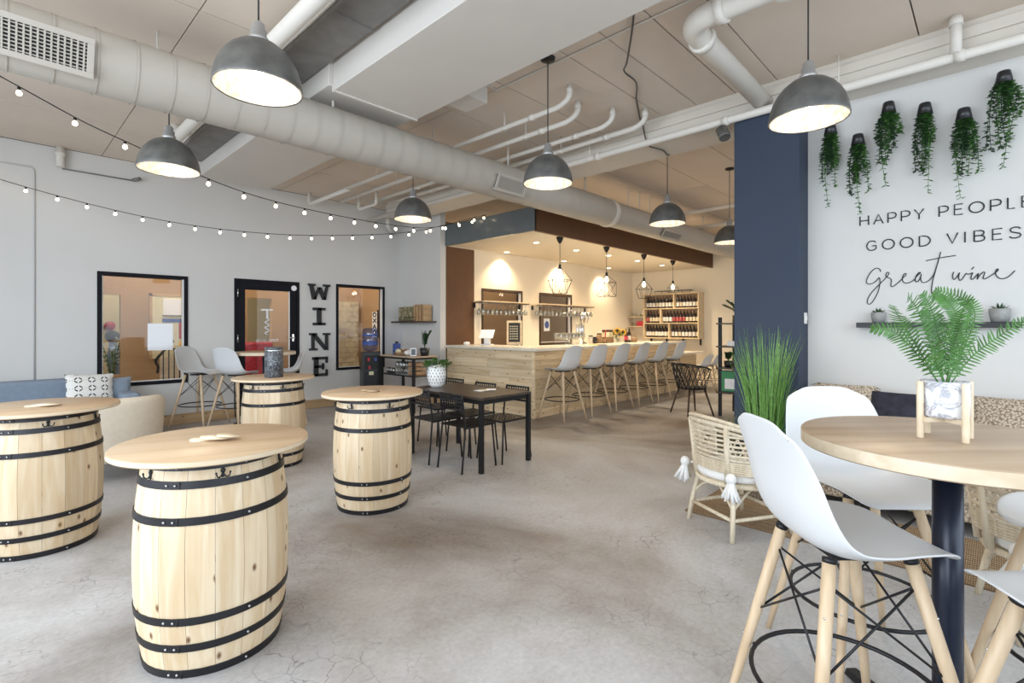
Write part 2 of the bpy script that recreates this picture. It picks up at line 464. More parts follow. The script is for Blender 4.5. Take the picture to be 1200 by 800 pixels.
def face_dir(fx, fy):
    """rotation about z that turns local +y to the direction (fx, fy)"""
    return math.atan2(-fx, fy)
RIGHT = Vector((.6916, -.7222, 0)); AWAY = Vector((.7222, .6916, 0))
# ------------------------------------------------------------------ the shell
def wall_u(name, v0, v1, u0, u1, z0, z1, holes, mat):
    """a wall along x with rectangular holes (x0, x1, z0, z1)"""
    m = MB(); us = sorted({u0, u1, *[h[0] for h in holes], *[h[1] for h in holes]})
    for a, b in zip(us, us[1:]):
        hs = sorted([h for h in holes if h[0] <= a and h[1] >= b], key=lambda h: h[2])
        z = z0
        for h in hs:
            if h[2] > z: m.box(a, b, v0, v1, z, h[2])
            z = h[3]
        if z < z1: m.box(a, b, v0, v1, z, z1)
    return structure(m.build(name, mat))
CZ = 3.65
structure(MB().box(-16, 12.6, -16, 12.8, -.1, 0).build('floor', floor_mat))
ceiling = structure(MB().box(-3, 12.6, -3, 12.8, CZ + .02, CZ + .12).build('ceiling', ceil_gap))
vs_edges = [-3, -1.8, -.62, .42, 1.43, 1.8, 2.18, 2.56, 3.3, 4.08, 5.1, 6.1, 7.1, 8.48]
us_edges = [-3, -.4, 1.05, 3.34, 5.47, 7.9, 10.2, 12.58]
for i in range(len(us_edges) - 1):
    for j in range(len(vs_edges) - 1):
        u0, u1, v0, v1 = us_edges[i], us_edges[i + 1], vs_edges[j], vs_edges[j + 1]
        o = MB().box(-(u1 - u0) / 2 + .004, (u1 - u0) / 2 - .004, -(v1 - v0) / 2 + .005, (v1 - v0) / 2 - .005, 0, .02).build('ceiling_panel', ceil_paint, ceiling)
        o.location = ((u0 + u1) / 2, (v0 + v1) / 2, CZ + random.uniform(0, .002))
wall_u('wall_left', 8.5, 8.62, -3, 5.77, 0, CZ, [(1.01, 2.03, .60, 2.13), (2.66, 3.66, 0, 2.15), (4.33, 5.31, .63, 2.165)], wall_white)
structure(MB().box(5.65, 5.77, 7.2, 8.5, 0, CZ).build('wall_corner', wall_white))
wall_u('wall_rear', 7.2, 7.32, 5.77, 10.3, 0, 2.89, [(6.66, 7.83, 0.9, 2.15), (8.38, 9.55, 1.0, 2.15)], wall_cream)
structure(MB().box(10.3, 12.5, 7.3, 7.42, 0, 2.89).build('wall_rear_return', wall_cream))
structure(MB().box(12.5, 12.62, -3, 7.42, 0, CZ).build('wall_far', wall_cream))
structure(MB().box(5.22, 5.36, -3, 1.5, 0, 3.45).build('wall_right', wall_white))
structure(MB().box(5.78, 6.46, 7.188, 7.2, 0, 2.868).build('wall_brown_panel', brown_paint))
structure(MB().box(4.93, 5.37, 1.235, 1.79, 0, 3.40).build('wall_blue_column', blue_paint, bevel=.006))
# rooms beyond the windows
wall_u('wall_back_room', 10.2, 10.3, -3, 5.9, 0, CZ, [(1.12, 1.50, .63, 1.92), (3.42, 3.86, 0, 1.95)], wall_tan)
structure(MB().box(5.77, 5.87, 8.62, 10.2, 0, CZ).build('wall_back_room_side', wall_tan))
structure(MB().box(-3, 12.6, 12.6, 12.7, 0, CZ).build('wall_far_room', flat('wall_pale_yellow', (.70, .64, .42), .85)))
structure(MB().box(5.9, 12.6, 9.3, 9.4, 0, CZ).build('wall_service_room', wall_tan))
structure(MB().box(-.2, 1.0, 8.62, 8.72, .0, .01).build('trim_1', base_wood))
# wooden skirting of the left wall
sk = MB().box(-3, 2.655, 8.47, 8.498, 0, .145).box(3.665, 5.64, 8.47, 8.498, 0, .145)
structure(sk.build('baseboard_left', base_wood, bevel=.003))
structure(MB().box(5.62, 5.648, 7.2, 8.47, 0, .145).build('baseboard_corner', base_wood, bevel=.003))
# beam over the right wall and across the room
structure(MB().box(5.0, 5.47, -3, 7.9, 3.375, CZ + .02).box(4.975, 5.0, -3, 7.9, 3.52, 3.60).box(4.988, 5.0, -3, 7.9, 3.43, 3.445).build('beam', beam_paint, bevel=.004))

def window(name, u0, u1, z0, z1, v, depth=.14, t=.05, mat=frame_black, bars=()):
    o = MB()
    o.box(u0, u1, v, v + depth, z1 - t, z1).box(u0, u1, v, v + depth, z0, z0 + t)
    o.box(u0, u0 + t, v, v + depth, z0 + t, z1 - t).box(u1 - t, u1, v, v + depth, z0 + t, z1 - t)
    w = structure(o.build(name, mat, bevel=.003))
    MB().box(u0 + t, u1 - t, v + depth * .45, v + depth * .45 + .008, z0 + t, z1 - t).build('pane', pane, w)
    MB().box(u0 + t, u0 + t + .012, v + .02, v + depth * .45, z0 + t, z1 - t).box(u1 - t - .02, u1 - t, v + .01, v + depth * .45, z0 + t, z1 - t).box(u0 + t, u1 - t, v + .02, v + depth * .45, z0 + t, z0 + t + .012).build('glazing_bead', white_plastic, w)
    return w
window('window_1', 1.005, 2.035, .595, 2.135, 8.485)
window('window_2', 4.325, 5.315, .625, 2.17, 8.485, t=.045)
bfr = flat('bronze_frame', (.05, .028, .014), .5)
window('window_3', 6.655, 7.835, .90, 2.155, 7.19, t=.05, mat=bfr)
window('window_4', 8.375, 9.555, 1.0, 2.155, 7.19, t=.055, mat=bfr)
# glazed black door
d = MB()
d.box(2.655, 2.70, 8.485, 8.63, 0, 2.155).box(3.62, 3.665, 8.485, 8.63, 0, 2.155).box(2.70, 3.62, 8.485, 8.63, 2.11, 2.155)
door = structure(d.build('door_1', frame_black, bevel=.003))
l = MB()
l.box(2.705, 2.815, 8.50, 8.545, .01, 2.105).box(3.505, 3.615, 8.50, 8.545, .01, 2.105).box(2.815, 3.505, 8.50, 8.545, 1.99, 2.105).box(2.815, 3.505, 8.50, 8.545, .01, .28)
leaf = l.build('door_leaf', frame_black, door, bevel=.003)
MB().box(2.815, 3.505, 8.518, 8.526, .28, 1.99).build('pane', pane, leaf)
MB().box(3.492, 3.506, 8.496, 8.52, .28, 1.99).build('glazing_bead', white_plastic, leaf)
for z in (.5, 1.22, 1.93):
    MB().tube([(2.702, 8.48, z - .06), (2.702, 8.48, z + .06)], .010, 8).build('hinge', chrome, door)
h = MB().box(3.545, 3.575, 8.492, 8.50, 1.16, 1.28).tube([(3.56, 8.46, 1.22), (3.46, 8.455, 1.22)], .009, 8).tube([(3.56, 8.495, 1.22), (3.56, 8.46, 1.22)], .011, 8)
h.build('door_handle', chrome, door)
MB().lathe([(.045, 0), (.045, .006)], 20).build('round_sticker', paper, door).matrix_local = Matrix.Translation((3.575, 8.497, 2.05)) @ Matrix.Rotation(PI / 2, 4, 'X')
# lettering on the door glass: a T drawn as a corkscrew, and a line below
tm = MB().box(3.06, 3.24, 8.512, 8.516, 1.665, 1.69).box(3.135, 3.165, 8.512, 8.516, 1.54, 1.665)
tm.tube([(3.15 + .035 * math.sin(i * .9), 8.514, 1.54 - i * .0125) for i in range(22)], .009, 6)
tm.build('corkscrew_logo', paper, leaf)

STROKE = {
 'H': [[(0, 0), (0, 1)], [(1, 0), (1, 1)], [(0, .5), (1, .5)]],
 'A': [[(0, 0), (.5, 1), (1, 0)], [(.2, .36), (.8, .36)]],
 'P': [[(0, 0), (0, 1), (.6, 1), (.9, .9), (1, .72), (.9, .52), (.6, .43), (0, .43)]],
 'Y': [[(0, 1), (.5, .45), (1, 1)], [(.5, .45), (.5, 0)]],
 'E': [[(1, 0), (0, 0), (0, 1), (1, 1)], [(0, .52), (.88, .52)]],
 'O': [[(.5 + .5 * math.cos(i * PI / 12), .5 + .5 * math.sin(i * PI / 12)) for i in range(25)]],
 'L': [[(0, 1), (0, 0), (1, 0)]],
 'G': [[(.93, .85), (.75, .97), (.5, 1), (.25, .95), (.07, .75), (0, .5), (.07, .25), (.25, .05), (.5, 0), (.78, .04), (.97, .18), (.97, .48), (.55, .48)]],
 'D': [[(0, 0), (0, 1), (.45, 1), (.8, .88), (1, .6), (1, .4), (.8, .12), (.45, 0), (0, 0)]],
 'V': [[(0, 1), (.5, 0), (1, 1)]],
 'I': [[(.5, 0), (.5, 1)]],
 'B': [[(0, 0), (0, 1), (.6, 1), (.88, .92), (.93, .76), (.85, .6), (.6, .53), (0, .53)], [(.6, .53), (.92, .44), (1, .26), (.9, .08), (.6, 0), (0, 0)]],
 'S': [[(.93, .84), (.75, .97), (.45, 1), (.15, .92), (.08, .74), (.2, .58), (.5, .5), (.85, .41), (.97, .25), (.85, .07), (.5, 0), (.2, .03), (.02, .17)]],
 'K': [[(0, 0), (0, 1)], [(1, 1), (0, .42)], [(.3, .6), (1, 0)]],
 'N': [[(0, 0), (0, 1), (1, 0), (1, 1)]],
 'T': [[(0, 1), (1, 1)], [(.5, 1), (.5, 0)]],
 'X': [[(0, 0), (1, 1)], [(0, 1), (1, 0)]],
 'C': [[(.95, .83), (.75, .97), (.5, 1), (.2, .93), (.03, .7), (0, .5), (.03, .3), (.2, .07), (.5, 0), (.75, .03), (.95, .17)]],
}
def letter_mb(ch, w, hgt, r, plane):
    """plane(a, b) gives the point for a across and b up"""
    m = MB()
    for st in STROKE[ch]:
        m.tube([plane(p[0] * w, p[1] * hgt) for p in st], r, 6)
    return m
sm = MB()
x = 2.98
for ch in 'SKIN SPOT':
    if ch != ' ':
        for st in STROKE[ch]: sm.tube([(x + p[0] * .028, 8.514, 1.16 + p[1] * .04) for p in st], .004, 5)
    x += .04
sm.build('door_lettering', paper, leaf)

# ------------------------------------------------------------------ bar soffit: painted band around a lowered ceiling
soff = thing('bar_soffit', 'dropped brown and slate grey soffit over the plank bar', 'soffit', (5.78, 5.05, 2.87))
soff['kind'] = 'structure'
MB().box(0, 6.74, 0, .06, 0, .37).build('fascia_board', brown_paint, soff, bevel=.003)['label'] = 'brown painted long fascia'
MB().box(-.02, .03, .0, 2.15, 0, .37).build('end_fascia', soffit_grey, soff, bevel=.003)['label'] = 'glossy slate grey end fascia'
MB().box(.03, 6.72, .06, 2.37, .02, .06).build('lowered_ceiling', flat('cream_ceiling', (.70, .64, .53), .8), soff)
DL = [(6.72, 5.84), (7.93, 5.87), (8.98, 5.81), (10.14, 5.8), (11.3, 5.8), (7.18, 7.02), (9.03, 7.02), (10.9, 7.05)]
for i, (u, v) in enumerate(DL):
    nm = ['in the first row, nearest the bar end', 'in the first row, second from the bar end', 'in the first row, third from the bar end', 'in the first row, fourth from the bar end', 'in the first row, farthest from the bar end', 'grazing the rear wall above the brown-framed window', 'grazing the rear wall beside the second window', 'grazing the rear wall at the far corner'][i]
    t = thing('downlight', 'recessed round downlight ' + nm, 'downlight', (u, v, 2.89), 0, 'downlights in the bar ceiling')
    MB().lathe([(.05, -.004), (.072, -.008), (.078, -.002), (.078, .0)], 20, caps=False).build('trim_ring', white_plastic, t)
    MB().lathe([(0.001, -.003), (.05, -.003)], 20, caps=False).build('lens', down_glow, t)
    lt = bpy.data.lights.new('downlight_beam', 'SPOT'); lt.energy = 150 if i < 5 else 95; lt.color = (1, .80, .54); lt.spot_size = 2.1; lt.spot_blend = .7; lt.shadow_soft_size = .05
    lo = bpy.data.objects.new('downlight_beam', lt); COL.objects.link(lo); lo.parent = t; lo.location = (0, 0, -.02)

# ------------------------------------------------------------------ ducts and pipes under the ceiling
DV, DZ, DR = 4.30, 3.155, .205
du = thing('round_duct', 'long white painted spiral air duct running below the ceiling', 'duct', (0, DV, DZ))
def ring_tube(u0, u1, r, seams):
    m = MB(); prof = []
    n = 40
    for u in (u0, u1):
        pass
    us = [u0, u1]
    m.grid(lambda a, b: (u0 + (u1 - u0) * b, r * math.cos(2 * PI * a), r * math.sin(2 * PI * a)), n, 1, True, True)
    return m
ring_tube(-3, 6.6, DR, None).build('duct_tube', duct_paint, du)
ring_tube(6.66, 12.45, DR * .95, None).build('duct_tube', duct_paint, du)
cm = MB()
for u in [-2.2 + .2067 * k for k in range(43)]:
    cm.grid(lambda a, b, u=u: (u + .012 * b, (DR + .005) * math.cos(2 * PI * a), (DR + .005) * math.sin(2 * PI * a)), 36, 1, True, True)
stuff(cm.build('seam_rings', duct_paint, du))
MB().grid(lambda a, b: (6.56 + .12 * b, (DR + .012 * math.sin(PI * b)) * math.cos(2 * PI * a), (DR + .012 * math.sin(PI * b)) * math.sin(2 * PI * a)), 36, 4, True, True).build('coupling_band', pipe_paint, du)
MB().grid(lambda a, b: (12.45 + 0 * b, DR * .95 * b * math.cos(2 * PI * a), DR * .95 * b * math.sin(2 * PI * a)), 36, 1, False, True).build('end_cap', duct_paint, du)
for u in (-1.2, 2.15, 4.4, 6.0, 7.2, 7.55, 7.9, 10.1):
    MB().tube([(u, -.02, DR - .01), (u, -.02, CZ - DZ)], .012, 6).build('hanger_rod', pipe_paint, du)
def register(u0, u1, ang, hgt, name_lab, slat_n, cols):
    t = thing('air_register', name_lab, 'vent', (0, DV, DZ))
    M = Matrix.Rotation(ang, 4, 'X')
    # local: x along the duct, -y outwards after rotation
    y = -DR - .018
    f = MB(); b = .035
    f.box(u0, u1, y - .012, y, hgt / 2 - b, hgt / 2, M).box(u0, u1, y - .012, y, -hgt / 2, -hgt / 2 + b, M)
    f.box(u0, u0 + b, y - .012, y, -hgt / 2 + b, hgt / 2 - b, M).box(u1 - b, u1, y - .012, y, -hgt / 2 + b, hgt / 2 - b, M)
    f.box(u0 + .01, u1 - .01, y, y + .05, hgt / 2 - .02, hgt / 2 - .005, M).box(u0 + .01, u1 - .01, y, y + .05, -hgt / 2 + .005, -hgt / 2 + .02, M)
    f.build('frame', duct_paint, t, bevel=.002)
    MB().box(u0 + b, u1 - b, y + .010, y + .014, -hgt / 2 + b, hgt / 2 - b, M).build('dark_backing', black_cord, t)
    for k in range(slat_n):
        u = u0 + b + (u1 - u0 - 2 * b) * (k + .5) / slat_n
        MB().box(u - .0045, u + .0045, y - .008, y + .004, -hgt / 2 + b, hgt / 2 - b, M).build('slat', duct_paint, t)
    g = MB()
    for k in range(cols):
        z = -hgt / 2 + b + (hgt - 2 * b) * (k + .5) / cols
        g.box(u0 + b, u1 - b, y - .002, y + .002, z - .0035, z + .0035, M)
    g.build('cross_bars', duct_paint, t)
register(-.26, .47, .34, .235, 'long white register with black grille on the duct, at the left edge', 22, 8)
register(4.02, 4.52, .42, .20, 'grey register on the duct behind the middle dome lamp', 18, 5)
register(8.05, 8.75, .62, .17, 'small register on the far duct just below a dome lamp', 14, 4)

bd = thing('box_duct', 'wide white rectangular duct crossing high between the beams', 'duct', (2.44, 0, 3.39))
MB().box(-.42, .42, -3, 4.02, 0, CZ - 3.39 + .01).build('near_section', box_paint, bd, bevel=.006)
MB().box(-.46, .44, 4.02, 7.75, .035, CZ - 3.39 + .01).build('far_section', box_paint, bd, bevel=.006)
MB().box(-.425, .425, 4.00, 4.03, -.012, .05).build('joint_flange', box_paint, bd)
MB().box(.42, .80, 3.42, 3.72, .10, CZ - 3.39).build('branch_box', box_paint, bd, bevel=.004)
sc = thing('steel_channel', 'dark grey steel channel on the ceiling alongside the box duct', 'channel', (1.80, 0, CZ - .06))
MB().box(-.15, .17, -3, 7.6, 0, .06).build('web', steel_dark, sc)
MB().box(-.17, -.15, -3, 7.6, -.03, .06).build('flange', steel_dark, sc)
for v in (.5, 1.9, 3.3, 4.7, 6.1):
    MB().box(-.15, .17, v, v + .03, -.012, 0).build('cross_strap', steel_dark, sc)
tag(MB().tube([(1.62, v, 3.60 + .004 * math.sin(v * 5)) for v in [-3 + .5 * k for k in range(22)]], .012, 8).build('conduit', pipe_paint), 'thin pale conduit along the edge of the dark steel channel', 'conduit')

def pipe(label, segs, r, name='ceiling_pipe', bands=(), hang=(), fit=()):
    """a run of painted pipe: spline-free elbows are rounded by extra points"""
    t = thing(name, label, 'pipe', segs[0])
    o = Vector(segs[0]); P = [Vector(p) - o for p in segs]; path = [P[0]]
    for i in range(1, len(P) - 1):
        a = (P[i - 1] - P[i]); b = (P[i + 1] - P[i]); k = min(r * 2.2, a.length * .45, b.length * .45)
        a.normalize(); b.normalize()
        for q in range(6):
            s = q / 5
            path.append(P[i] + a * k * (1 - s) ** 2 + b * k * s ** 2)
    path.append(P[-1])
    MB().tube(path, r, 14).build('pipe_run', pipe_paint, t)
    for p, d in bands:
        q = Vector(p) - o; dv = Vector(d).normalized()
        MB().tube([q - dv * .03, q + dv * .03], r * 1.22, 14).build('pipe_coupling', pipe_paint, t)
    for p in hang:
        q = Vector(p) - o
        MB().tube([q, (q.x, q.y, CZ - o.z)], .007, 6).build('hanger_rod', pipe_paint, t)
        MB().tube([q - Vector((0, 0, r)), q + Vector((0, 0, r * .2))], r * 1.15, 10).build('hanger_clip', pipe_paint, t)
    return t
pipe('fat white pipe running up to the ceiling behind the nearest dome lamp', [(1.465, -3, 3.50), (1.465, 6.6, 3.50), (1.465, 6.6, CZ)], .058, bands=[((1.465, 1.6, 3.5), (0, 1, 0)), ((1.465, 4.9, 3.5), (0, 1, 0))], hang=[(1.465, 1.0, 3.5), (1.465, 5.3, 3.5)])
tag(MB().tube([(1.12, v, 3.635) for v in (-3, 2.55)], .016, 8).tube([(1.12, 1.2, 3.635), (1.12, 1.24, 3.635)], .022, 8).build('conduit', pipe_paint), 'thin painted conduit on the ceiling left of the nearest dome lamp', 'conduit')
pipe('thick white drain pipe with an elbow, above the right dome lamp', [(3.36, -3, 3.50), (3.36, 1.54, 3.50), (5.02, 1.54, 3.47)], .078, bands=[((3.36, 1.30, 3.5), (0, 1, 0)), ((3.62, 1.54, 3.497), (1, 0, 0))], hang=[(3.36, .9, 3.5)])
for i, (u, ve, lab, w) in enumerate([(3.75, 2.97, 'leftmost of the parallel water pipes beyond the duct', .025), (4.08, 3.12, 'second of the parallel water pipes beyond the duct', .027), (4.45, 2.95, 'third of the parallel water pipes beyond the duct', .025), (4.70, 2.72, 'rightmost of the parallel water pipes, beside the beam', .027)]):
    pipe(lab, [(u, 8.2 - i * .35, 3.48), (u, ve, 3.48), (u, ve - .12, 3.53), (u, ve - .12, CZ)], w, bands=[((u, ve + .35, 3.48), (0, 1, 0)), ((u, ve - .12, 3.60), (0, 0, 1))], hang=[(u, 3.7, 3.48), (u, 6.2, 3.48)])
pipe('white sprinkler pipe running along the whole beam', [(4.88, -3, 3.365), (4.88, 8.35, 3.365)], .036, bands=[((4.88, .18, 3.365), (0, 1, 0)), ((4.88, 1.85, 3.365), (0, 1, 0)), ((4.88, 3.3, 3.365), (0, 1, 0))], hang=[(4.88, .93, 3.38), (4.88, 3.42, 3.38), (4.88, -.6, 3.38)])
pipe('short vertical riser pipe in front of the beam, at the upper right', [(4.86, .20, 3.38), (4.86, .20, CZ)], .034, bands=[((4.86, .20, 3.61), (0, 0, 1))])
tag(MB().tube(spline([(4.38, 2.52, 3.635), (4.84, 2.74, 3.635), (4.955, 2.77, 3.60), (4.962, 2.74, 3.45), (4.97, 2.70, 3.36), (5.2, 2.66, 3.363), (5.40, 2.69, 3.365), (5.48, 2.66, 3.5), (5.482, 2.665, 3.64)], 6), .008, 6).build('cable', cable_grey), 'dark flexible cable draped over the beam', 'cable')
tag(MB().tube(spline([(2.9, 1.72, 3.635), (3.2, 1.86, 3.635), (3.68, 2.20, 3.61), (3.80, 2.30, 3.60), (4.1, 2.36, 3.63), (4.38, 2.52, 3.635)], 6), .0075, 6).build('cable', cable_grey), 'dark flexible cable snaking across the ceiling panels', 'cable')
tag(MB().tube([(2.90, 3.36, 3.64), (3.34, 3.4, 3.64)] + [(3.34, v, 3.64) for v in (2.72, 1.5, 0, -2)], .010, 6).build('conduit', pipe_paint), 'thin painted conduit crossing the ceiling panels beside the box duct', 'conduit')
pipe('white pipe over the bar side ceiling, behind the column', [(8.6, -2.9, 3.42), (8.6, 5.0, 3.42)], .03, hang=[(8.6, 2.6, 3.42)])
pipe('second white pipe beyond the far dome lamp', [(9.9, -2.9, 3.40), (9.9, 5.0, 3.40)], .04, hang=[(9.9, 2.3, 3.4)])
pipe('white main pipe near the far wall, under the ceiling', [(11.2, -2.9, 3.36), (11.2, 5.0, 3.36)], .08, hang=[(11.2, 2.0, 3.4)])
tag(MB().tube(spline([(5.75, 1.9, 3.62), (6.6, 2.25, 3.62), (7.6, 2.1, 3.6), (8.6, 1.75, 3.6)], 6), .011, 6).build('cable', black_cord), 'dark cable under the far ceiling beside the column', 'cable')
# stubs and conduits on the left wall
pipe('vertical white stub pipe on the left wall, at the upper left', [(.64, 8.43, 3.40), (.64, 8.43, CZ)], .042, bands=[((.64, 8.43, 3.56), (0, 0, 1))])
tag(MB().tube([(.66, 8.485, 3.395), (1.42, 8.485, 3.395)], .009, 6).tube([(1.38, 8.46, 3.395), (1.45, 8.40, 3.42)], .025, 8).build('conduit', steel_dark), 'dark thin conduit along the top of the left wall', 'conduit')
tag(MB().tube([(-.6, 8.49, 3.35), (.38, 8.49, 3.35), (.40, 8.49, 3.33), (.406, 8.49, 3.28), (.406, 8.49, .15)], .009, 6).build('wall_conduit', flat('wall_conduit_paint', (.55, .55, .54), .7)), 'thin grey conduit down the white left wall behind the sofa', 'conduit')
# pipework tangle near the left wall top
pipe('white branch pipe dropping near the left wall, by the string lights', [(3.75, 7.0, 3.46), (3.75, 8.3, 3.46), (3.75, 8.3, CZ)], .03)
pipe('small looped white pipe above the letter sign', [(4.35, 7.2, CZ), (4.35, 7.2, 3.38), (4.35, 7.75, 3.38), (4.35, 7.75, CZ)], .024)
pipe('corner drain pipe beside the white corner wall', [(5.2, 8.2, CZ), (5.2, 8.2, 3.30), (5.45, 8.42, 3.2)], .04, bands=[((5.2, 8.2, 3.5), (0, 0, 1))])
sp = thing('beam_spotlight', 'small grey can spotlight under the beam beside the blue column', 'spotlight', (4.90, 1.86, 3.33))
MB().tube([(0, 0, 0), (-.02, 0, -.05)], .012, 8).build('bracket', galv, sp)
MB().tube([(-.03, .03, -.03), (-.045, -.01, -.12), (-.05, -.015, -.135)], [.05, .055, .05], 14).build('can', galv, sp)
# ------------------------------------------------------------------ dome pendants
def dome_lamp():
    t = thing('dome_pendant', '', 'pendant lamp', (0, 0, 2.6), 0, 'galvanised dome pendants')
    outer = [(.208, -.004), (.209, .004), (.204, .03), (.198, .065), (.185, .105), (.164, .145), (.135, .182), (.098, .212), (.06, .23), (.04, .236)]
    MB().lathe(outer, 40, caps=False).build('shade', galv, t)
    MB().lathe([(r - .004, z - .003) for r, z in outer[1:]], 40, caps=False).lathe([(.209, .0), (.2, -.004)], 40, caps=False).build('reflector', lamp_inner, t)
    MB().lathe([(.042, .23), (.046, .255), (.037, .258), (.037, .292), (.030, .296), (.028, .325), (.012, .338)], 20).build('lamp_neck', neck_metal, t)
    MB().lathe([(.001, .07), (.02, .075), (.032, .10), (.032, .12), (.018, .16), (.016, .20)], 14).build('bulb', lamp_glow, t)
    MB().tube([(0, 0, .335), (0, 0, CZ - 2.6 - .02)], .0045, 8).build('cord', black_cord, t)
    MB().lathe([(.02, CZ - 2.6 - .03), (.06, CZ - 2.6 - .018), (.062, CZ - 2.6)], 20).build('canopy', black_metal, t)
    lt = bpy.data.lights.new('lamp_light', 'SPOT'); lt.energy = 19; lt.color = (1, .80, .56); lt.shadow_soft_size = .03; lt.spot_size = 2.25; lt.spot_blend = .25
    lo = bpy.data.objects.new('lamp_light', lt); COL.objects.link(lo); lo.parent = t; lo.location = (0, 0, .06)
    return t
LAMPS = [((.949, 2.678), 'galvanised dome pendant nearest the camera at the upper left, in front of the duct'),
         ((.966, 4.555), 'galvanised dome pendant over the left barrels, behind the duct at the left wall'),
         ((3.294, 4.684), 'small looking galvanised dome pendant in front of the white corner wall'),
         ((3.251, 2.698), 'galvanised dome pendant in the centre, overlapping the duct register'),
         ((3.289, .777), 'large galvanised dome pendant at the upper right beside the hanging plants'),
         ((5.474, 2.743), 'galvanised dome pendant beyond the beam, above the bar stools'),
         ((7.302, 2.714), 'farthest galvanised dome pendant, half hidden by the blue column')]
l0 = dome_lamp()
for i, ((u, v), lab) in enumerate(LAMPS):
    o = l0 if i == 0 else dup(l0, (0, 0, 0))
    o.location = (u, v, 2.6); o['label'] = lab
    if v > 4:   # these two hang from a lower strut behind the duct
        for c in [c for c in COL.objects if c.parent == o and c.name.split('.')[0] in ('cord', 'canopy')]:
            if c.name.startswith('cord'): c.scale.z = (3.27 - 2.6) / (CZ - 2.62)
            else: c.location.z -= CZ - 3.28
st_ = thing('lamp_strut', 'thin steel strut hung behind the round duct, carrying two dome pendants', 'strut', (2.1, 4.60, 3.28))
MB().box(-1.7, 1.9, -.065, .02, 0, .04).build('channel', steel_dark, st_)
for x in (-1.2, 1.4): MB().tube([(x, 0, .04), (x, 0, CZ - 3.28)], .006, 6).build('hanger_rod', pipe_paint, st_)

# ------------------------------------------------------------------ string lights
def string_light(pts, step, lab):
    t = thing('string_light', lab, 'string lights', pts[0])
    o = Vector(pts[0]); P = [p - o for p in spline([Vector(p) for p in pts], 14)]
    MB().tube(P, .0042, 6).build('cord', black_cord, t)
    sock = MB().lathe([(.004, .0), (.010, -.004), (.0105, -.024), (.008, -.028)], 10).mesh('socket', black_cord)
    bulb = MB().lathe([(.007, -.026), (.014, -.036), (.0175, -.046), (.015, -.058), (.007, -.065), (.001, -.067)], 12).mesh('bulb', bulb_glow)
    acc = step * .4
    for a, b in zip(P, P[1:]):
        L = (b - a).length
        while acc <= L:
            q = a.lerp(b, acc / L)
            s = inst('bulb', bulb, t, q); inst('socket', sock, s)
            acc += step
        acc -= L
    return t
string_light([(-1.2, 4.82, 3.63), (.127, 5.07, 3.145), (.77, 5.183, 2.94), (2.0, 5.4, 2.712), (3.99, 5.753, 2.76), (5.0, 5.93, 3.0), (5.72, 6.06, 3.26)], .335, 'string of bare bulbs crossing the upper left, the nearer and higher strand')
string_light([(-.9, 8.45, 3.38), (.388, 8.28, 3.045), (1.596, 7.83, 2.79), (2.77, 7.396, 2.718), (3.93, 6.967, 2.80), (4.79, 6.65, 2.945), (5.72, 6.3, 3.26)], .29, 'string of bare bulbs sagging along the left wall, the lower strand')

# ------------------------------------------------------------------ barrels
BH = .865
def br(z): return .303 - .038 * ((z - BH / 2) / (BH / 2)) ** 2
NST = 18
def stave_mesh():
    m = MB(); da = 2 * PI / NST * .5 * .985; na, nz = 2, 9
    def fn(a, b):
        z = BH * b; an = -da + 2 * da * a
        return (br(z) * math.sin(an), -br(z) * math.cos(an), z)
    m.grid(fn, na, nz, True)
    for s in (-1, 1):
        m.grid(lambda a, b, s=s: ((br(BH * b) - .02 * a) * math.sin(s * da), -(br(BH * b) - .02 * a) * math.cos(s * da), BH * b), 1, nz, False)
    return m.mesh('stave', stave_wood)
STAVE = stave_mesh()
def hoop(zc, w):
    m = MB()
    def fn(a, b):
        an = 2 * PI * a
        z = zc + w * (b - .5)
        z = min(max(z, .001), BH)
        return ((br(z) + .0045) * math.sin(an), -(br(z) + .0045) * math.cos(an), z)
    m.grid(fn, 48, 2, True, True)
    for e in (0, 1):
        z = min(max(zc + w * (e - .5), .001), BH)
        m.grid(lambda a, b, z=z: ((br(z) + .0045 - .006 * b) * math.sin(2 * PI * a), -(br(z) + .0045 - .006 * b) * math.cos(2 * PI * a), z), 48, 1, False, True)
    return m
RIVET = MB().ball((0, 0, 0), .0055, 8, 6).mesh('rivet', rivet_metal)
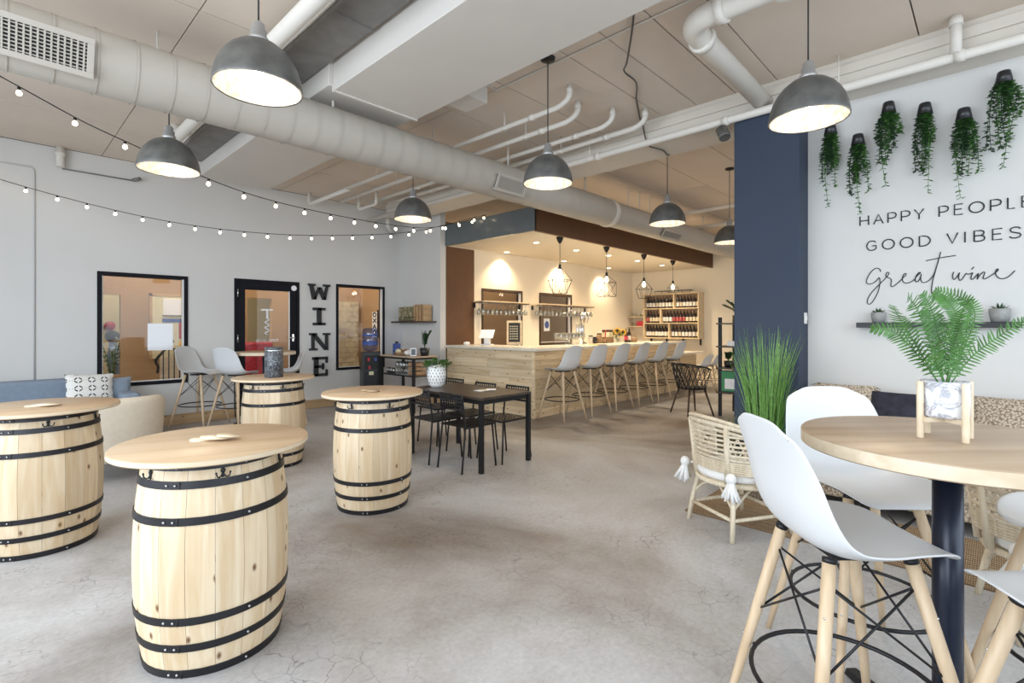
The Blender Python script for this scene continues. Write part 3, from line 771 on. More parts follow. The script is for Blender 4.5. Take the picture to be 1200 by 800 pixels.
def make_barrel():
    t = thing('barrel_table', '', 'barrel table', (0, 0, 0), 0, 'wine barrel tables')
    for k in range(NST):
        a = 2 * PI * (k + .5) / NST
        inst('stave', STAVE, t, (0, 0, 0), (0, 0, a))
    MB().lathe([(.001, .02), (.245, .02), (.255, .04)], 36, caps=False).build('barrel_bottom', stave_wood, t)
    for zc, w in ((.838, .022), (.772, .030), (.632, .030), (.238, .030), (.128, .030), (.017, .032)):
        h = hoop(zc, w).build('hoop', hoop_metal, t)
        for an in (-.62, -.50, .42, 2.2, 2.32):
            q = br(zc) + .006
            inst('rivet', RIVET, h, (q * math.sin(an), -q * math.cos(an), zc))
        j = MB(); an = -.44; q = br(zc) + .0055
        j.tube([(q * math.sin(an), -q * math.cos(an), zc - w / 2), (q * math.sin(an), -q * math.cos(an), zc + w / 2)], .0016, 5)
        j.build('lap_edge', black_cord, h)
    for an in (.10, .10 + PI / 3, .10 - PI / 3, .1 + PI, .1 + 2 * PI / 3, .1 - 2 * PI / 3):
        h = MB(); z0 = .812; R0 = br(z0)
        for s in (-1, 1):
            pts = spline([(0, 0, -.002), (s * .012, -.008, -.022), (s * .026, -.016, -.020), (s * .032, -.018, -.004)], 5)
            h.tube(pts, .0034, 6)
            h.ball((s * .032, -.018, -.002), .0052, 8, 6)
        h.ball((0, -.003, .006), .012, 10, 8, (1, .5, 1.1)); h.box(-.006, .006, -.006, 0, -.026, .008)
        ho = h.build('coat_hook', black_metal, t, (R0 * math.sin(an), -R0 * math.cos(an), z0), an); ho.scale = (.78, .85, .85)
    d = MB(); R = .388
    d.lathe([(.001, BH), (R - .004, BH), (R, BH + .004), (R, BH + .022), (R - .004, BH + .026), (.001, BH + .026)], 64)
    top = d.build('round_top', top_wood, t)
    e = MB().lathe([(R + .0006, BH + .005), (R + .0006, BH + .021)], 64, caps=False).build('top_edge', pale_edge, top)
    return t
BARR = [((.25, 4.47), 1.04, 'barrel table cut off by the left edge of the picture, with warm brown staves', 0),
        ((.715, 2.54), 1.0, 'largest barrel table in the foreground with its whole body in view', 0),
        ((2.13, 3.57), 1.0, 'barrel table standing alone in the middle beside the black dining table', .35),
        ((2.05, 5.36), 1.0, 'rear barrel table carrying the dark marbled wine cooler', .2)]
b0 = make_barrel()
for i, ((u, v), s, lab, dr) in enumerate(BARR):
    o = b0 if i == 0 else dup(b0, (0, 0, 0))
    o.location = (u, v, 0); o.rotation_euler = (0, 0, face_dir(u, v) + dr); o['label'] = lab
    o.scale = (s, s, 1)
BT = BH + .026
def coaster(u, v, z, rz, tilt, lab, grp, mat=pale_edge, r=.048):
    o = MB().lathe([(.001, 0), (r, 0), (r, .005), (.001, .005)], 24).build('coaster', mat, None, (u, v, z), rz)
    o.rotation_euler = (tilt[0], tilt[1], rz)
    return tag(o, lab, 'coaster', grp)
for k in range(4):
    q = Vector((.715, 2.54, 0)) + RIGHT * (-.06 + .042 * k) + AWAY * (.015 * (k % 2) - .008 * k)
    coaster(q.x, q.y, BT + .0005 + .0062 * k, k * .3 - .75, (0, 0) if k == 0 else (.0, .11), ['lowest and leftmost wooden coaster fanned on the foreground barrel', 'second wooden coaster from the left fanned on the foreground barrel', 'third wooden coaster from the left fanned on the foreground barrel', 'rightmost wooden coaster fanned on the foreground barrel'][k], 'coasters on the foreground barrel')
for k in range(3):
    q = Vector((.22, 4.45, 0)) + RIGHT * (.0 + .045 * k)
    coaster(q.x, q.y, BT + .0005 + .0055 * k, k, (0, 0) if k == 0 else (.02, -.03), ['leftmost wooden coaster on the barrel at the left edge', 'middle wooden coaster on the barrel at the left edge', 'rightmost wooden coaster on the barrel at the left edge'][k], 'coasters on the left edge barrel', pale_edge, .055)
for k in range(3):
    a = k * 2.1
    coaster(2.13 + .05 * math.cos(a), 3.57 + .05 * math.sin(a), BT + .0005 + .003 * k, a, (0, 0), ['first thin wooden coaster on the lone middle barrel', 'second thin wooden coaster on the lone middle barrel', 'third thin wooden coaster on the lone middle barrel'][k], 'coasters on the middle barrel', top_wood, .05)
wc = thing('wine_cooler', 'dark marbled cylinder wine cooler standing on the rear barrel', 'wine cooler', (2.02, 5.28, BT))
MB().lathe([(.001, 0), (.085, 0), (.088, .004), (.088, .30), (.082, .305), (.078, .30), (.078, .02), (.001, .02)], 32).build('cooler_body', marble_black, wc)
MB().lathe([(.089, .27), (.089, .276)], 32, caps=False).build('cooler_rim', chrome, wc)

# ------------------------------------------------------------------ shell bar stools
BOLT = MB().ball((0, 0, 0), .0036, 8, 6).mesh('bolt_head', chrome)
def make_stool():
    t = thing('bar_stool', '', 'bar stool', (0, 0, 0), 0, 'white shell bar stools')
    prof = spline([(.238, .733, 0), (.222, .747, 0), (.165, .756, 0), (.08, .751, 0), (-.02, .738, 0), (-.11, .744, 0), (-.175, .788, 0), (-.212, .87, 0), (-.232, .97, 0), (-.258, 1.07, 0), (-.272, 1.125, 0)], 4)
    wid = spline([(.105, 0, 0), (.155, 0, 0), (.195, 0, 0), (.222, 0, 0), (.233, 0, 0), (.236, 0, 0), (.234, 0, 0), (.226, 0, 0), (.212, 0, 0), (.186, 0, 0), (.150, 0, 0)], 4)
    n = len(prof) - 1; m = MB()
    def fn(a, b):
        i = min(int(round(b * n)), n); p = prof[i]; w = wid[i].x
        s = 2 * a - 1; x = w * math.copysign(abs(s) ** .9, s)
        q0 = prof[max(i - 1, 0)]; q1 = prof[min(i + 1, n)]
        ty, tz = q1.x - q0.x, q1.y - q0.y; L = math.hypot(ty, tz); ny, nz = tz / L, -ty / L   # towards the sitter
        k = b
        rise = .055 * math.sin(PI * min(1, max(0, (k - .06) / .92))) ** 1.1
        e = abs(s) ** 2.6 * rise
        # corners at both ends are rounded
        end = 0
        if b > .86: end = -((b - .86) / .14) ** 2 * abs(s) ** 4 * .05
        y = p.x + ny * e - (end * .3 if b > .5 else end * .8); z = p.y + nz * e + (end if b > .5 else -end * .1)
        return (x, y, z)
    m.grid(fn, 16, n, True)
    m.build('shell_seat', white_shell, t, solid=.008, sub=1)
    for sx in (-1, 1):
        for sy in (-1, 1):
            lm = MB(); a = Vector((sx * .125, sy * .115 - .01, .74)); b = Vector((sx * .262, sy * .262, 0))
            lm.tube([b, b.lerp(a, .25), b.lerp(a, .6), a], [.0115, .0145, .018, .0185], 12)
            lo = lm.build('leg', leg_wood, t)
            c = b.lerp(a, .93); d = (a - b).normalized()
            MB().tube([a - d * .012, a + d * .002], .0191, 12).build('leg_sleeve', black_metal, lo)
            out = Vector((sx, sy, 0)).normalized()
            for f in (.44, .80):
                q = b.lerp(a, f) + out * .0185
                inst('bolt_head', BOLT, lo, q)
    w = MB()
    L = lambda sx, sy, f: Vector((sx * .262, sy * .262, 0)).lerp(Vector((sx * .125, sy * .115 - .01, .715)), f) * 1.0
    cs = [(-1, -1), (1, -1), (1, 1), (-1, 1)]
    for i in range(4):
        A, B = cs[i], cs[(i + 1) % 4]
        w.tube([L(*A, .93), L(*B, .60)], .0038, 6); w.tube([L(*B, .93), L(*A, .60)], .0038, 6)
        for p in (L(*A, .93), L(*A, .60)): w.ball(p * .99 + Vector((0, 0, p.z * .01)), .012, 8, 6)
    w.build('wire_brace', black_metal, t)
    f = MB(); R = .262; zr = .30
    f.tube([(R * math.cos(2 * PI * k / 40), R * math.sin(2 * PI * k / 40), zr) for k in range(40)], .0075, 8, True)
    for c in cs:
        p = L(*c, zr / .715); q = Vector((p.x, p.y, 0)).normalized()
        f.tube([q * R + Vector((0, 0, zr)), Vector((p.x, p.y, zr)) - q * .018], .006, 6)
    f.build('foot_ring', black_metal, t)
    MB().box(-.09, .09, -.09, .07, .718, .732).build('mount_plate', black_metal, t)
    return t
s0 = make_stool()
ST = []
nm = ['nearest the bar end', 'second from the near bar end', 'third from the near bar end', 'fourth from the near bar end', 'fifth from the near bar end', 'farthest of the tall ones along the bar']
for i, u in enumerate((6.08, 6.78, 7.48, 8.18, 8.90, 9.66)):
    ST.append(((u, 4.765), (random.uniform(-.05, .05), 1), 'white shell bar stool at the plank bar, ' + nm[i], 'stools along the plank bar'))
RG = 'stools around the round table on the right'
ST += [((1.84, .335), (.69, -.72), 'white shell bar stool in the right foreground, seen from behind and side', RG),
       ((2.50, .39), (-.74, -.67), 'white shell bar stool behind the round table, facing the camera before the column', RG),
       ((1.75, -.21), (.70, .71), 'white shell bar stool cut off by the right edge, its seat in the lower corner', RG),
       ((2.54, -.267), (-.786, .618), 'white shell bar stool whose seat tip just enters from the right edge behind the pole', RG),
       ((2.44, 7.66), (.87, .474), 'white shell bar stool on the left of the far high table, its back to us', 'stools at the far high table'),
       ((2.11, 8.17), (.6, -.8), 'white shell bar stool against the left wall, behind another stool at the far table', 'stools at the far high table'),
       ((3.0, 7.42), (-.95, .30), 'white shell bar stool right of the far high table, behind the wine cooler', 'stools at the far high table')]
for i, (p, f, lab, g) in enumerate(ST):
    o = s0 if i == 0 else dup(s0, (0, 0, 0))
    o.location = (*p, 0); o.rotation_euler = (0, 0, face_dir(*f)); o['label'] = lab; o['group'] = g

# ------------------------------------------------------------------ round high tables
def high_table(u, v, lab):
    t = thing('high_table', lab, 'table', (u, v, 0), -.75, 'round high tables')
    R, Z = .402, 1.05
    MB().lathe([(.001, Z - .046), (R - .003, Z - .046), (R, Z - .043), (R, Z - .004), (R - .004, Z), (.001, Z)], 72).build('table_top', oak_top, t)
    MB().lathe([(R + .0006, Z - .042), (R + .0006, Z - .005)], 72, caps=False).build('edge_band', pale_edge, t)
    MB().lathe([(.0395, .02), (.0395, Z - .046)], 28).build('pole', navy_pole, t)
    MB().lathe([(.001, Z - .056), (.13, Z - .056), (.13, Z - .046)], 28).build('top_plate', black_metal, t)
    for k in range(4):
        M = Matrix.Rotation(.75 + PI / 4 + k * PI / 2, 4, 'Z')
        b = MB(); b.add([M @ Vector(p) for p in ((.03, -.035, .03), (.44, -.03, .005), (.44, .03, .005), (.03, .035, .03), (.03, -.03, .075), (.44, -.02, .028), (.44, .02, .028), (.03, .03, .075))], [(0, 3, 2, 1), (4, 5, 6, 7), (0, 1, 5, 4), (1, 2, 6, 5), (2, 3, 7, 6), (3, 0, 4, 7)])
        b.lathe([(.02, 0), (.02, .006)], 10, tuple(M @ Vector((.42, 0, 0))))
        b.build('base_foot', black_metal, t, bevel=.004)
    return t
high_table(2.10, .106, 'round oak high table on a dark pole in the right foreground')
high_table(2.77, 7.55, 'round oak high table far back in front of the glass door')

# ------------------------------------------------------------------ black dining table and chairs
T = thing('dining_table', 'long low black dining table with slim square legs', 'table', (3.603, 4.10, 0))
MB().box(-.355, .355, -.59, .59, .70, .725).build('table_top', black_table, T, bevel=.004)
MB().box(-.335, .335, -.57, .57, .655, .70).build('apron', black_metal, T)
for sx in (-1, 1):
    for sy in (-1, 1):
        MB().box(sx * .335 - .02, sx * .335 + .02, sy * .565 - .02, sy * .565 + .02, 0, .70).build('leg', black_metal, T)
def make_chair():
    t = thing('mesh_chair', '', 'chair', (0, 0, 0), 0, 'black mesh dining chairs')
    for s in (-1, 1):
        MB().tube(spline([(s * .185, -.24, 0), (s * .175, -.19, .42), (s * .172, -.19, .50), (s * .165, -.225, .745)], 5), .0095, 8).build('rear_leg', black_metal, t)
        MB().tube([(s * .19, .205, 0), (s * .172, .17, .425)], .0095, 8).build('front_leg', black_metal, t)
        MB().tube([(s * .174, -.19, .425), (s * .172, .18, .425)], .008, 8).build('seat_rail', black_metal, t)
    se = MB()
    nx, ny = 9, 9
    for i in range(nx):
        x = -.165 + .33 * i / (nx - 1); se.box(x - .011, x + .011, -.19, .20, .43, .438)
    for j in range(ny):
        y = -.19 + .39 * j / (ny - 1); se.box(-.18, .18, y - .013, y + .013, .431, .4375)
    se.box(-.186, -.165, -.2, .205, .428, .44).box(.165, .186, -.2, .205, .428, .44).box(-.18, .18, .185, .21, .424, .44)
    se.build('mesh_seat', black_metal, t)
    bk = MB()
    def yb(z): return -.19 - .035 * (z - .5) / .245
    for i in range(10):
        x = -.155 + .31 * i / 9
        bk.tube([(x, yb(.60), .60), (x, yb(.745), .745)], .0075, 4)
    for j in range(5):
        z = .60 + .145 * j / 4; bk.tube([(-.168, yb(z), z), (.168, yb(z), z)], .0075 if 0 < j < 4 else .011, 6)
    bk.build('mesh_back', black_metal, t)
    return t
c0 = make_chair()
CH = [((3.36, 3.83), (1, 0), 'black mesh chair pushed in on the near side, at the dining table right end'),
      ((3.34, 4.33), (1, .02), 'black mesh chair pushed in on the near side, next to the lone barrel'),
      ((3.83, 3.80), (-1, 0), 'black mesh chair on the far side of the dining table, at its right end'),
      ((3.80, 4.28), (-1, 0), 'black mesh chair on the far side of the dining table, the middle one'),
      ((3.86, 4.91), (-1, 0), 'black mesh chair on the far side of the dining table, behind the vase')]
for i, (p, f, lab) in enumerate(CH):
    o = c0 if i == 0 else dup(c0, (0, 0, 0))
    o.location = (*p, 0); o.rotation_euler = (0, 0, face_dir(*f)); o['label'] = lab
def leafy(n, r, h, size, seed, flatn=.4):
    """a clump of small folded leaves"""
    rnd = random.Random(seed); m = MB()
    for k in range(n):
        a = rnd.uniform(0, 2 * PI); q = r * math.sqrt(rnd.random()); z = rnd.uniform(0, h) * (1 - .5 * q / r)
        p = Vector((q * math.cos(a), q * math.sin(a), z))
        d = Vector((math.cos(a + rnd.uniform(-.9, .9)), math.sin(a + rnd.uniform(-.9, .9)), rnd.uniform(-.3, .9))).normalized()
        s = d.cross(Vector((0, 0, 1))).normalized(); L = size * rnd.uniform(.7, 1.25)
        up = s.cross(d) * L * .12
        m.add([p, p + d * L * .5 + s * L * .28 + up, p + d * L, p + d * L * .5 - s * L * .28 + up, p + d * L * .5], [(0, 4, 1), (1, 4, 2), (2, 4, 3), (3, 4, 0)], False)
    return m
V = thing('white_vase', 'white pierced ceramic vase with trailing green plant on the black dining table', 'vase', (3.52, 4.55, .7255))
MB().lathe([(.001, 0), (.066, 0), (.085, .03), (.102, .08), (.108, .13), (.104, .19), (.088, .225), (.075, .24), (.069, .24), (.08, .22), (.001, .20)], 32).build('vase_body', white_pot, V)
pm = MB()
for k in range(18):
    a = 2 * PI * k / 18
    for j, (z, r) in enumerate([(.055, .0945), (.09, .1042), (.125, .1085), (.16, .1078), (.19, .1045)]):
        b = a + (j % 2) * PI / 18
        pm.ball((r * math.cos(b), r * math.sin(b), z), .010, 8, 6, (.45, .45, 1.1))
pm.build('pierced_dots', soffit_grey, V)
leafy(170, .13, .10, .055, 3).build('foliage', leaf_mid, V, (0, 0, .225))
for k in range(3):
    o = MB().box(-.05, .05, -.05, .05, 0, .004).build('paper_coaster', paper if k != 1 else pale_edge, None, (3.62 + .05 * k, 3.93 - .03 * k, .7256 + .0042 * k), .4 * k)
    tag(o, ['lowest square card coaster on the black dining table', 'middle square card coaster on the black dining table', 'topmost square card coaster on the black dining table'][k], 'coaster', 'card coasters on the dining table')
tag(MB().box(-.09, .09, -.06, .06, 0, .006).build('menu_card', brown_seed, None, (3.42, 4.62, .7256), .3), 'dark menu card at the left end of the black dining table', 'card')

# ------------------------------------------------------------------ the bar
bar = thing('plank_bar', 'L-shaped pine plank bar with horizontal boards', 'bar', (5.78, 5.065, 0))
MB().box(.03, 4.75, .03, .45, 0, 1.03).box(.03, .60, .45, 2.05, 0, 1.03).build('carcass', base_wood, bar)
rows = 7; rh = 1.03 / rows
for r in range(rows):
    z0, z1 = r * rh + .0015, (r + 1) * rh - .0015
    # long front, facing the stools
    cuts = [0]; x = random.uniform(.8, 1.9)
    while x < 4.3: cuts.append(x); x += random.uniform(1.2, 2.2)
    cuts.append(4.75)
    for a, b in zip(cuts, cuts[1:]):
        q = random.uniform(0, .004)
        inst('plank', MB().box(-(b - a) / 2 + .001, (b - a) / 2 - .001, -q, .03, z0, z1).mesh('plank', bar_wood_u), bar, ((a + b) / 2, 0, 0))
    cuts = [.0, random.uniform(.5, 1.5), 2.10]
    for a, b in zip(cuts, cuts[1:]):
        q = random.uniform(0, .004)
        inst('plank', MB().box(-q, .03, -(b - a) / 2 + .001, (b - a) / 2 - .001, z0, z1).mesh('plank', bar_wood_v), bar, (0, (a + b) / 2, 0))
MB().box(-.006, .02, -.006, .045, 0, 1.03).build('corner_post', bar_wood_v, bar)
bt = thing('countertop', 'pale stone countertop running along the plank bar', 'countertop', (5.78, 5.065, 1.03))
MB().prism([(-.06, -.10), (4.78, -.10), (4.78, .70), (.72, .70), (.72, 2.08), (-.06, 2.08)], 0, .045).build('slab', quartz, bt, bevel=.006)
lc = thing('low_counter', 'lower plank counter section at the far end of the bar', 'counter', (10.56, 5.065, 0))
for r in range(5):
    inst('plank', MB().box(0, 1.0, 0, .03, r * .158 + .0015, (r + 1) * .158 - .0015).mesh('plank', bar_wood_u), lc)
MB().box(0, 1.0, .03, .5, 0, .79).build('carcass', base_wood, lc)
MB().box(-.02, 1.05, -.16, .6, .79, .83).build('counter_top', quartz, lc, bevel=.004)
# low shell chairs at the lower counter
k0 = dup(s0, (10.75, 4.64, 0), face_dir(.05, 1), 'low white shell chair at the lower counter, the nearer one', 'chairs at the lower counter', (.95, .95, .72))
dup(s0, (11.32, 4.66, 0), face_dir(-.05, 1), 'low white shell chair at the lower counter, the farther one', 'chairs at the lower counter', (.95, .95, .72))
for o in (k0,): o.name = 'shell_chair'

# things on and behind the bar
bz = 1.0755
k = thing('checkout_tablet', 'white checkout tablet on a slanted stand at the bar end', 'tablet', (6.20, 6.55, bz), face_dir(1, .55))
MB().box(-.10, .10, -.09, .09, 0, .02).box(-.05, .05, -.04, .05, .02, .15).build('stand', white_plastic, k, bevel=.006)
M = Matrix.Translation((0, -.02, .20)) @ Matrix.Rotation(-.75, 4, 'X')
MB().box(-.13, .13, -.006, .006, -.10, .10, M).build('screen_case', paper, k, bevel=.003)
MB().box(-.115, .115, .006, .008, -.085, .085, M).build('screen', appliance, k)
f = thing('menu_board', 'gold framed dark menu board standing on the bar', 'frame', (6.64, 6.30, bz), face_dir(.85, 1))
fm = MB().box(-.14, .14, -.015, .015, 0, .05).box(-.14, .14, -.015, .015, .40, .44).box(-.14, -.105, -.015, .015, .05, .40).box(.105, .14, -.015, .015, .05, .40)
fm.build('frame', rack_wood, f, bevel=.003)
MB().box(-.105, .105, -.004, .006, .05, .40).build('dark_panel', sign_black, f)
pm = MB()
for i in range(4):
    for j in range(6): pm.box(-.08 + .04 * i, -.06 + .04 * i, -.006, -.004, .10 + .045 * j, .12 + .045 * j)
pm.build('printed_bottles', cream_print, f)
tag(MB().lathe([(.001, 0), (.05, .0), (.06, .03), (.045, .055), (.001, .06)], 16).build('small_bowl', white_pot, None, (6.02, 6.9, bz)), 'small white bowl on the bar top by the tablet', 'bowl')

ORD = ['first', 'second', 'third', 'fourth', 'fifth', 'sixth', 'seventh', 'eighth', 'ninth', 'tenth', 'eleventh', 'twelfth', 'thirteenth', 'fourteenth', 'fifteenth']
def tumbler(): return MB().lathe([(.001, .004), (.028, .004), (.034, .10), (.032, .10), (.026, .008), (.001, .008)], 12).mesh('glass', clear_glass)
def wineglass(): return MB().lathe([(.001, 0), (.036, .002), (.006, .008), (.0045, .085), (.02, .10), (.04, .135), (.042, .165), (.034, .215), (.032, .215), (.04, .165), (.018, .104), (.001, .098)], 14).mesh('wine_glass', clear_glass)
TUM, WG = tumbler(), wineglass()
i = 0
for a in range(6):
    for b in range(3):
        o = inst('wine_glass', WG, None, (7.12 + .105 * a + .03 * b, 5.72 - .10 * b + .02 * (a % 2), bz))
        tag(o, 'wine glass on the bar, %s from the left, %s row of cluster' % (ORD[a], ['front', 'middle', 'back'][b]), 'glass', 'wine glasses standing on the bar')
wd = thing('wine_dispenser', 'tall chrome wine preserving tower on the bar beside the glasses', 'dispenser', (7.90, 5.70, bz))
MB().lathe([(.09, 0), (.09, .02), (.03, .04), (.03, .42), (.045, .44), (.045, .56), (.03, .58)], 20).build('column', chrome, wd)
for s in (-1, 0, 1):
    MB().tube([(s * .09, -.05, .40), (s * .10, -.09, .52), (s * .10, -.06, .60)], .016, 8).build('tap', chrome, wd)
    MB().lathe([(.03, .15), (.034, .16), (.034, .36), (.012, .42)], 12, (s * .085, .05, 0)).build('glass_tube', clear_glass, wd)
def jar(u, v, r, h, mat, lab, lid=None, grp=None):
    t = thing('jar', lab, 'jar', (u, v, bz), 0, grp)
    MB().lathe([(.001, 0), (r, 0), (r, h * .8), (r * .8, h * .86)], 16).build('jar_body', mat, t)
    MB().lathe([(r * .85, h * .86), (r * .85, h)], 16).build('lid', lid or black_metal, t)
for i, (u, r, h, mm, la) in enumerate([(8.18, .05, .16, clear_glass, 'clear lidded jar on the bar right of the chrome tower'), (8.32, .05, .13, appliance, 'squat black jar on the bar right of the chrome tower'), (8.47, .055, .20, crate_wood, 'brown wooden canister on the bar behind the second stool'), (8.62, .05, .11, crate_wood, 'low brown tin on the bar left of the stacked gift boxes')]):
    jar(u, 5.70, r, h, mm, la)
for i, (u, w, h, z, mm, la) in enumerate([(8.80, .22, .12, 0, crate_wood, 'lowest brown gift box on the bar, under two others'), (8.80, .18, .10, .121, cream_print, 'middle cream gift box of the stack on the bar'), (8.80, .20, .045, .222, brown_seed, 'top flat brown gift box of the stack on the bar')]):
    t = thing('gift_box', la, 'box', (u, 5.72, bz + z), .1 * i, 'gift boxes stacked on the bar')
    MB().box(-w / 2, w / 2, -.08, .08, 0, h).build('box_body', mm, t, bevel=.003)
    MB().box(-w / 2 - .001, w / 2 + .001, -.012, .012, 0, h + .001).build('ribbon', red_print, t)
sf = thing('sunflower_vase', 'glass vase of yellow sunflowers on the bar', 'flowers', (9.05, 5.62, bz))
MB().lathe([(.001, 0), (.045, 0), (.04, .12), (.05, .17), (.047, .17), (.037, .12), (.001, .01)], 16).build('vase', clear_glass, sf)
for i, (x, z, y) in enumerate([(-.12, .20, 0), (-.02, .25, -.03), (.10, .22, -.02), (.02, .17, -.06), (-.17, .15, .02)]):
    p = x * RIGHT; q = Vector((p.x, p.y, z))
    MB().tube([(0, 0, .02), tuple(q * .6 + Vector((0, 0, .05))), tuple(q)], .005, 6).build('stem', leaf_mid, sf)
    R = Matrix.Translation(q) @ Matrix.Rotation(face_dir(*(-AWAY.xy)), 4, 'Z') @ Matrix.Rotation(-PI / 2 + .1, 4, 'X')
    fm = MB()
    for a in range(16):
        an = 2 * PI * a / 16
        c, s2 = math.cos(an), math.sin(an)
        fm.add([R @ Vector((c * .03 - s2 * .012, s2 * .03 + c * .012, 0)), R @ Vector((c * .085, s2 * .085, .01)), R @ Vector((c * .03 + s2 * .012, s2 * .03 - c * .012, 0))], [(0, 1, 2)])
    fl = fm.build('petals', yellow_petal, sf)
    MB().lathe([(.001, .014), (.03, .008), (.036, 0)], 14).build('seed_head', brown_seed, fl).matrix_local = R
leafy(40, .10, .12, .07, 5).build('leaves', leaf_dark, sf, (0, 0, .13))
for i in range(2):
    bo = thing('wine_bottle', ['dark wine bottle on the bar right of the sunflowers', 'second dark wine bottle on the bar, farther right of the sunflowers'][i], 'bottle', (9.32 + .12 * i, 5.60, bz))
    MB().lathe([(.001, 0), (.038, 0), (.038, .19), (.014, .24), (.014, .30)], 12).build('bottle_body', bottle_glass, bo)
    MB().lathe([(.0388, .05), (.0388, .14)], 12, caps=False).build('label_band', label_white if i else red_print, bo)
ba = thing('gift_bag', 'small dark wicker basket on the bar at the far right of the flowers', 'basket', (9.62, 5.60, bz))
MB().lathe([(.001, 0), (.07, 0), (.09, .10), (.085, .10), (.065, .01), (.001, .01)], 16).build('bowl', crate_wood, ba)
MB().tube([(.088 * math.cos(a * PI / 10), 0, .10 + .11 * math.sin(a * PI / 10)) for a in range(11)], .006, 6).build('handle', crate_wood, ba)
tag(MB().box(-.14, .14, -.10, .10, 0, .012).build('bar_mat', flat('amber_mat', (.55, .36, .10), .5), None, (7.75, 5.25, bz), 0), 'amber rubber bar mat on the bar in front of the glasses', 'mat')

# racks of hanging glasses on the rear wall
for (u0, u1, lab, n) in [(6.42, 7.72, 'wall rack of upside-down wine glasses in front of the first brown window', 11), (8.08, 10.05, 'longer wall rack of upside-down wine glasses in front of the second window', 15)]:
    t = thing('glass_rack', lab, 'rack', ((u0 + u1) / 2, 7.18, 1.875), 0, 'wall racks for glasses')
    w = (u1 - u0) / 2
    MB().box(-w, w, -.30, 0, 0, .02).build('shelf_board', rack_wood, t, bevel=.003)
    for s in (-1, 1):
        MB().box(s * w * .97 - .012, s * w * .97 + .006, -.05, 0, -.11, 0).build('bracket', black_metal, t)
    for q in range(n + 1):
        x = -w + 2 * w * q / n
        MB().box(x - .006, x + .006, -.28, -.02, -.022, 0).build('rail', chrome, t)
    for q in range(n):
        for r in range(2):
            o = inst('wine_glass', WG, None, ((u0 + u1) / 2 - w + 2 * w * (q + .5) / n, 6.95 + .12 * r, 1.85), (PI, 0, 0))
            tag(o, '%s hanging wine glass from the left, %s row of the %s' % (ORD[q], ['front', 'back'][r], 'shorter rack' if n == 11 else 'longer rack'), 'glass', 'glasses hanging from the ' + ('shorter rack' if n == 11 else 'longer rack'))
# caged pendants over the bar
def caged(u, i, lab):
    t = thing('cage_pendant', lab, 'pendant lamp', (u + .075, 5.19, 2.885), 0, 'wire cage pendants over the bar')
    MB().lathe([(.001, -.11), (.02, -.10), (.05, -.045), (.062, 0)], 18).build('canopy', black_metal, t)
    L = [.50, .52, .52, .50][i]
    MB().tube([(0, 0, -.10), (0, 0, -L)], .005, 6).build('cord', black_cord, t)
    MB().lathe([(.012, -L + .05), (.022, -L + .04), (.022, -L - .03)], 12).build('lamp_holder', black_metal, t)
    MB().lathe([(.012, -L - .03), (.03, -L - .07), (.038, -L - .10), (.028, -L - .135), (.001, -L - .145)], 14).build('bulb', bulb_glow, t)
    c = MB(); n = [6, 4, 8, 4][i]; R = [.20, .18, .175, .12][i]; H = [.43, .40, .38, .22][i]
    z1 = -L - H * .5; z2 = -L - H
    top = [(.02 * math.cos(2 * PI * k / n), .02 * math.sin(2 * PI * k / n), -L) for k in range(n)]
    tw = [0, PI / 4, 0, PI / 4][i]
    mid = [(R * math.cos(2 * PI * k / n + tw), R * math.sin(2 * PI * k / n + tw), z1 + (.06 if i == 1 else 0)) for k in range(n)]
    low = [(R * (.62 if i in (0, 2) else 1.) * math.cos(2 * PI * (k + (.5 if i == 0 else 0)) / n + tw), R * (.62 if i in (0, 2) else 1.) * math.sin(2 * PI * (k + (.5 if i == 0 else 0)) / n + tw), z2) for k in range(n)]
    for k in range(n):
        l = (k + 1) % n
        for a, b in ((top[k], mid[k]), (mid[k], mid[l]), (mid[k], low[k]), (low[k], low[l])): c.tube([a, b], .0036, 5)
        if i == 0: c.tube([mid[l], low[k]], .0036, 5)
        if i == 1: c.tube([mid[k], low[l]], .0028, 5); c.tube([mid[l], low[k]], .0028, 5)
    c.build('wire_cage', black_metal, t)
    lt = bpy.data.lights.new('cage_light', 'POINT'); lt.energy = 38; lt.color = (1, .78, .52); lt.shadow_soft_size = .04
    lo = bpy.data.objects.new('cage_light', lt); COL.objects.link(lo); lo.parent = t; lo.location = (0, 0, -L - .11)
for i, u in enumerate((6.49, 7.88, 9.26, 10.55)):
    caged(u, i, ['nearest wire cage pendant over the bar, faceted round cage', 'second wire cage pendant over the bar, square cage', 'third wire cage pendant over the bar, round cage with many wires', 'farthest wire cage pendant over the bar, small cone cage before the wine rack'][i])

# wine rack on the far wall
wr = thing('wine_rack', 'pale wooden wall case holding three tiers of wine bottles', 'wine rack', (12.33, 6.0, 1.10))
Y0, Y1, RZ = -.70, .76, 1.17
cs = MB()
cs.box(-.16, .165, Y0 - .03, Y0, 0, RZ).box(-.16, .165, Y1, Y1 + .03, 0, RZ).box(-.16, .165, Y0, Y1, 0, .03).box(-.16, .165, Y0, Y1, RZ - .03, RZ)
cs.build('case', rack_wood, wr, bevel=.003)
MB().box(.15, .165, Y0, Y1, .03, RZ - .03).build('back_panel', rack_wood, wr)
tiers = [.03, .41, .79]
for z in tiers[1:]:
    MB().box(-.155, .15, Y0, Y1, z - .025, z).build('shelf', rack_wood, wr)
for z, y in ((.03, .06), (.41, .30), (.79, -.07)):
    MB().box(-.155, .15, y - .015, y + .015, z, z + .355).build('divider', rack_wood, wr)
for y in (-.66, -.2, .25, .7):
    MB().box(.10, .13, y - .02, y + .02, -.16, 0).build('bracket', black_metal, wr)
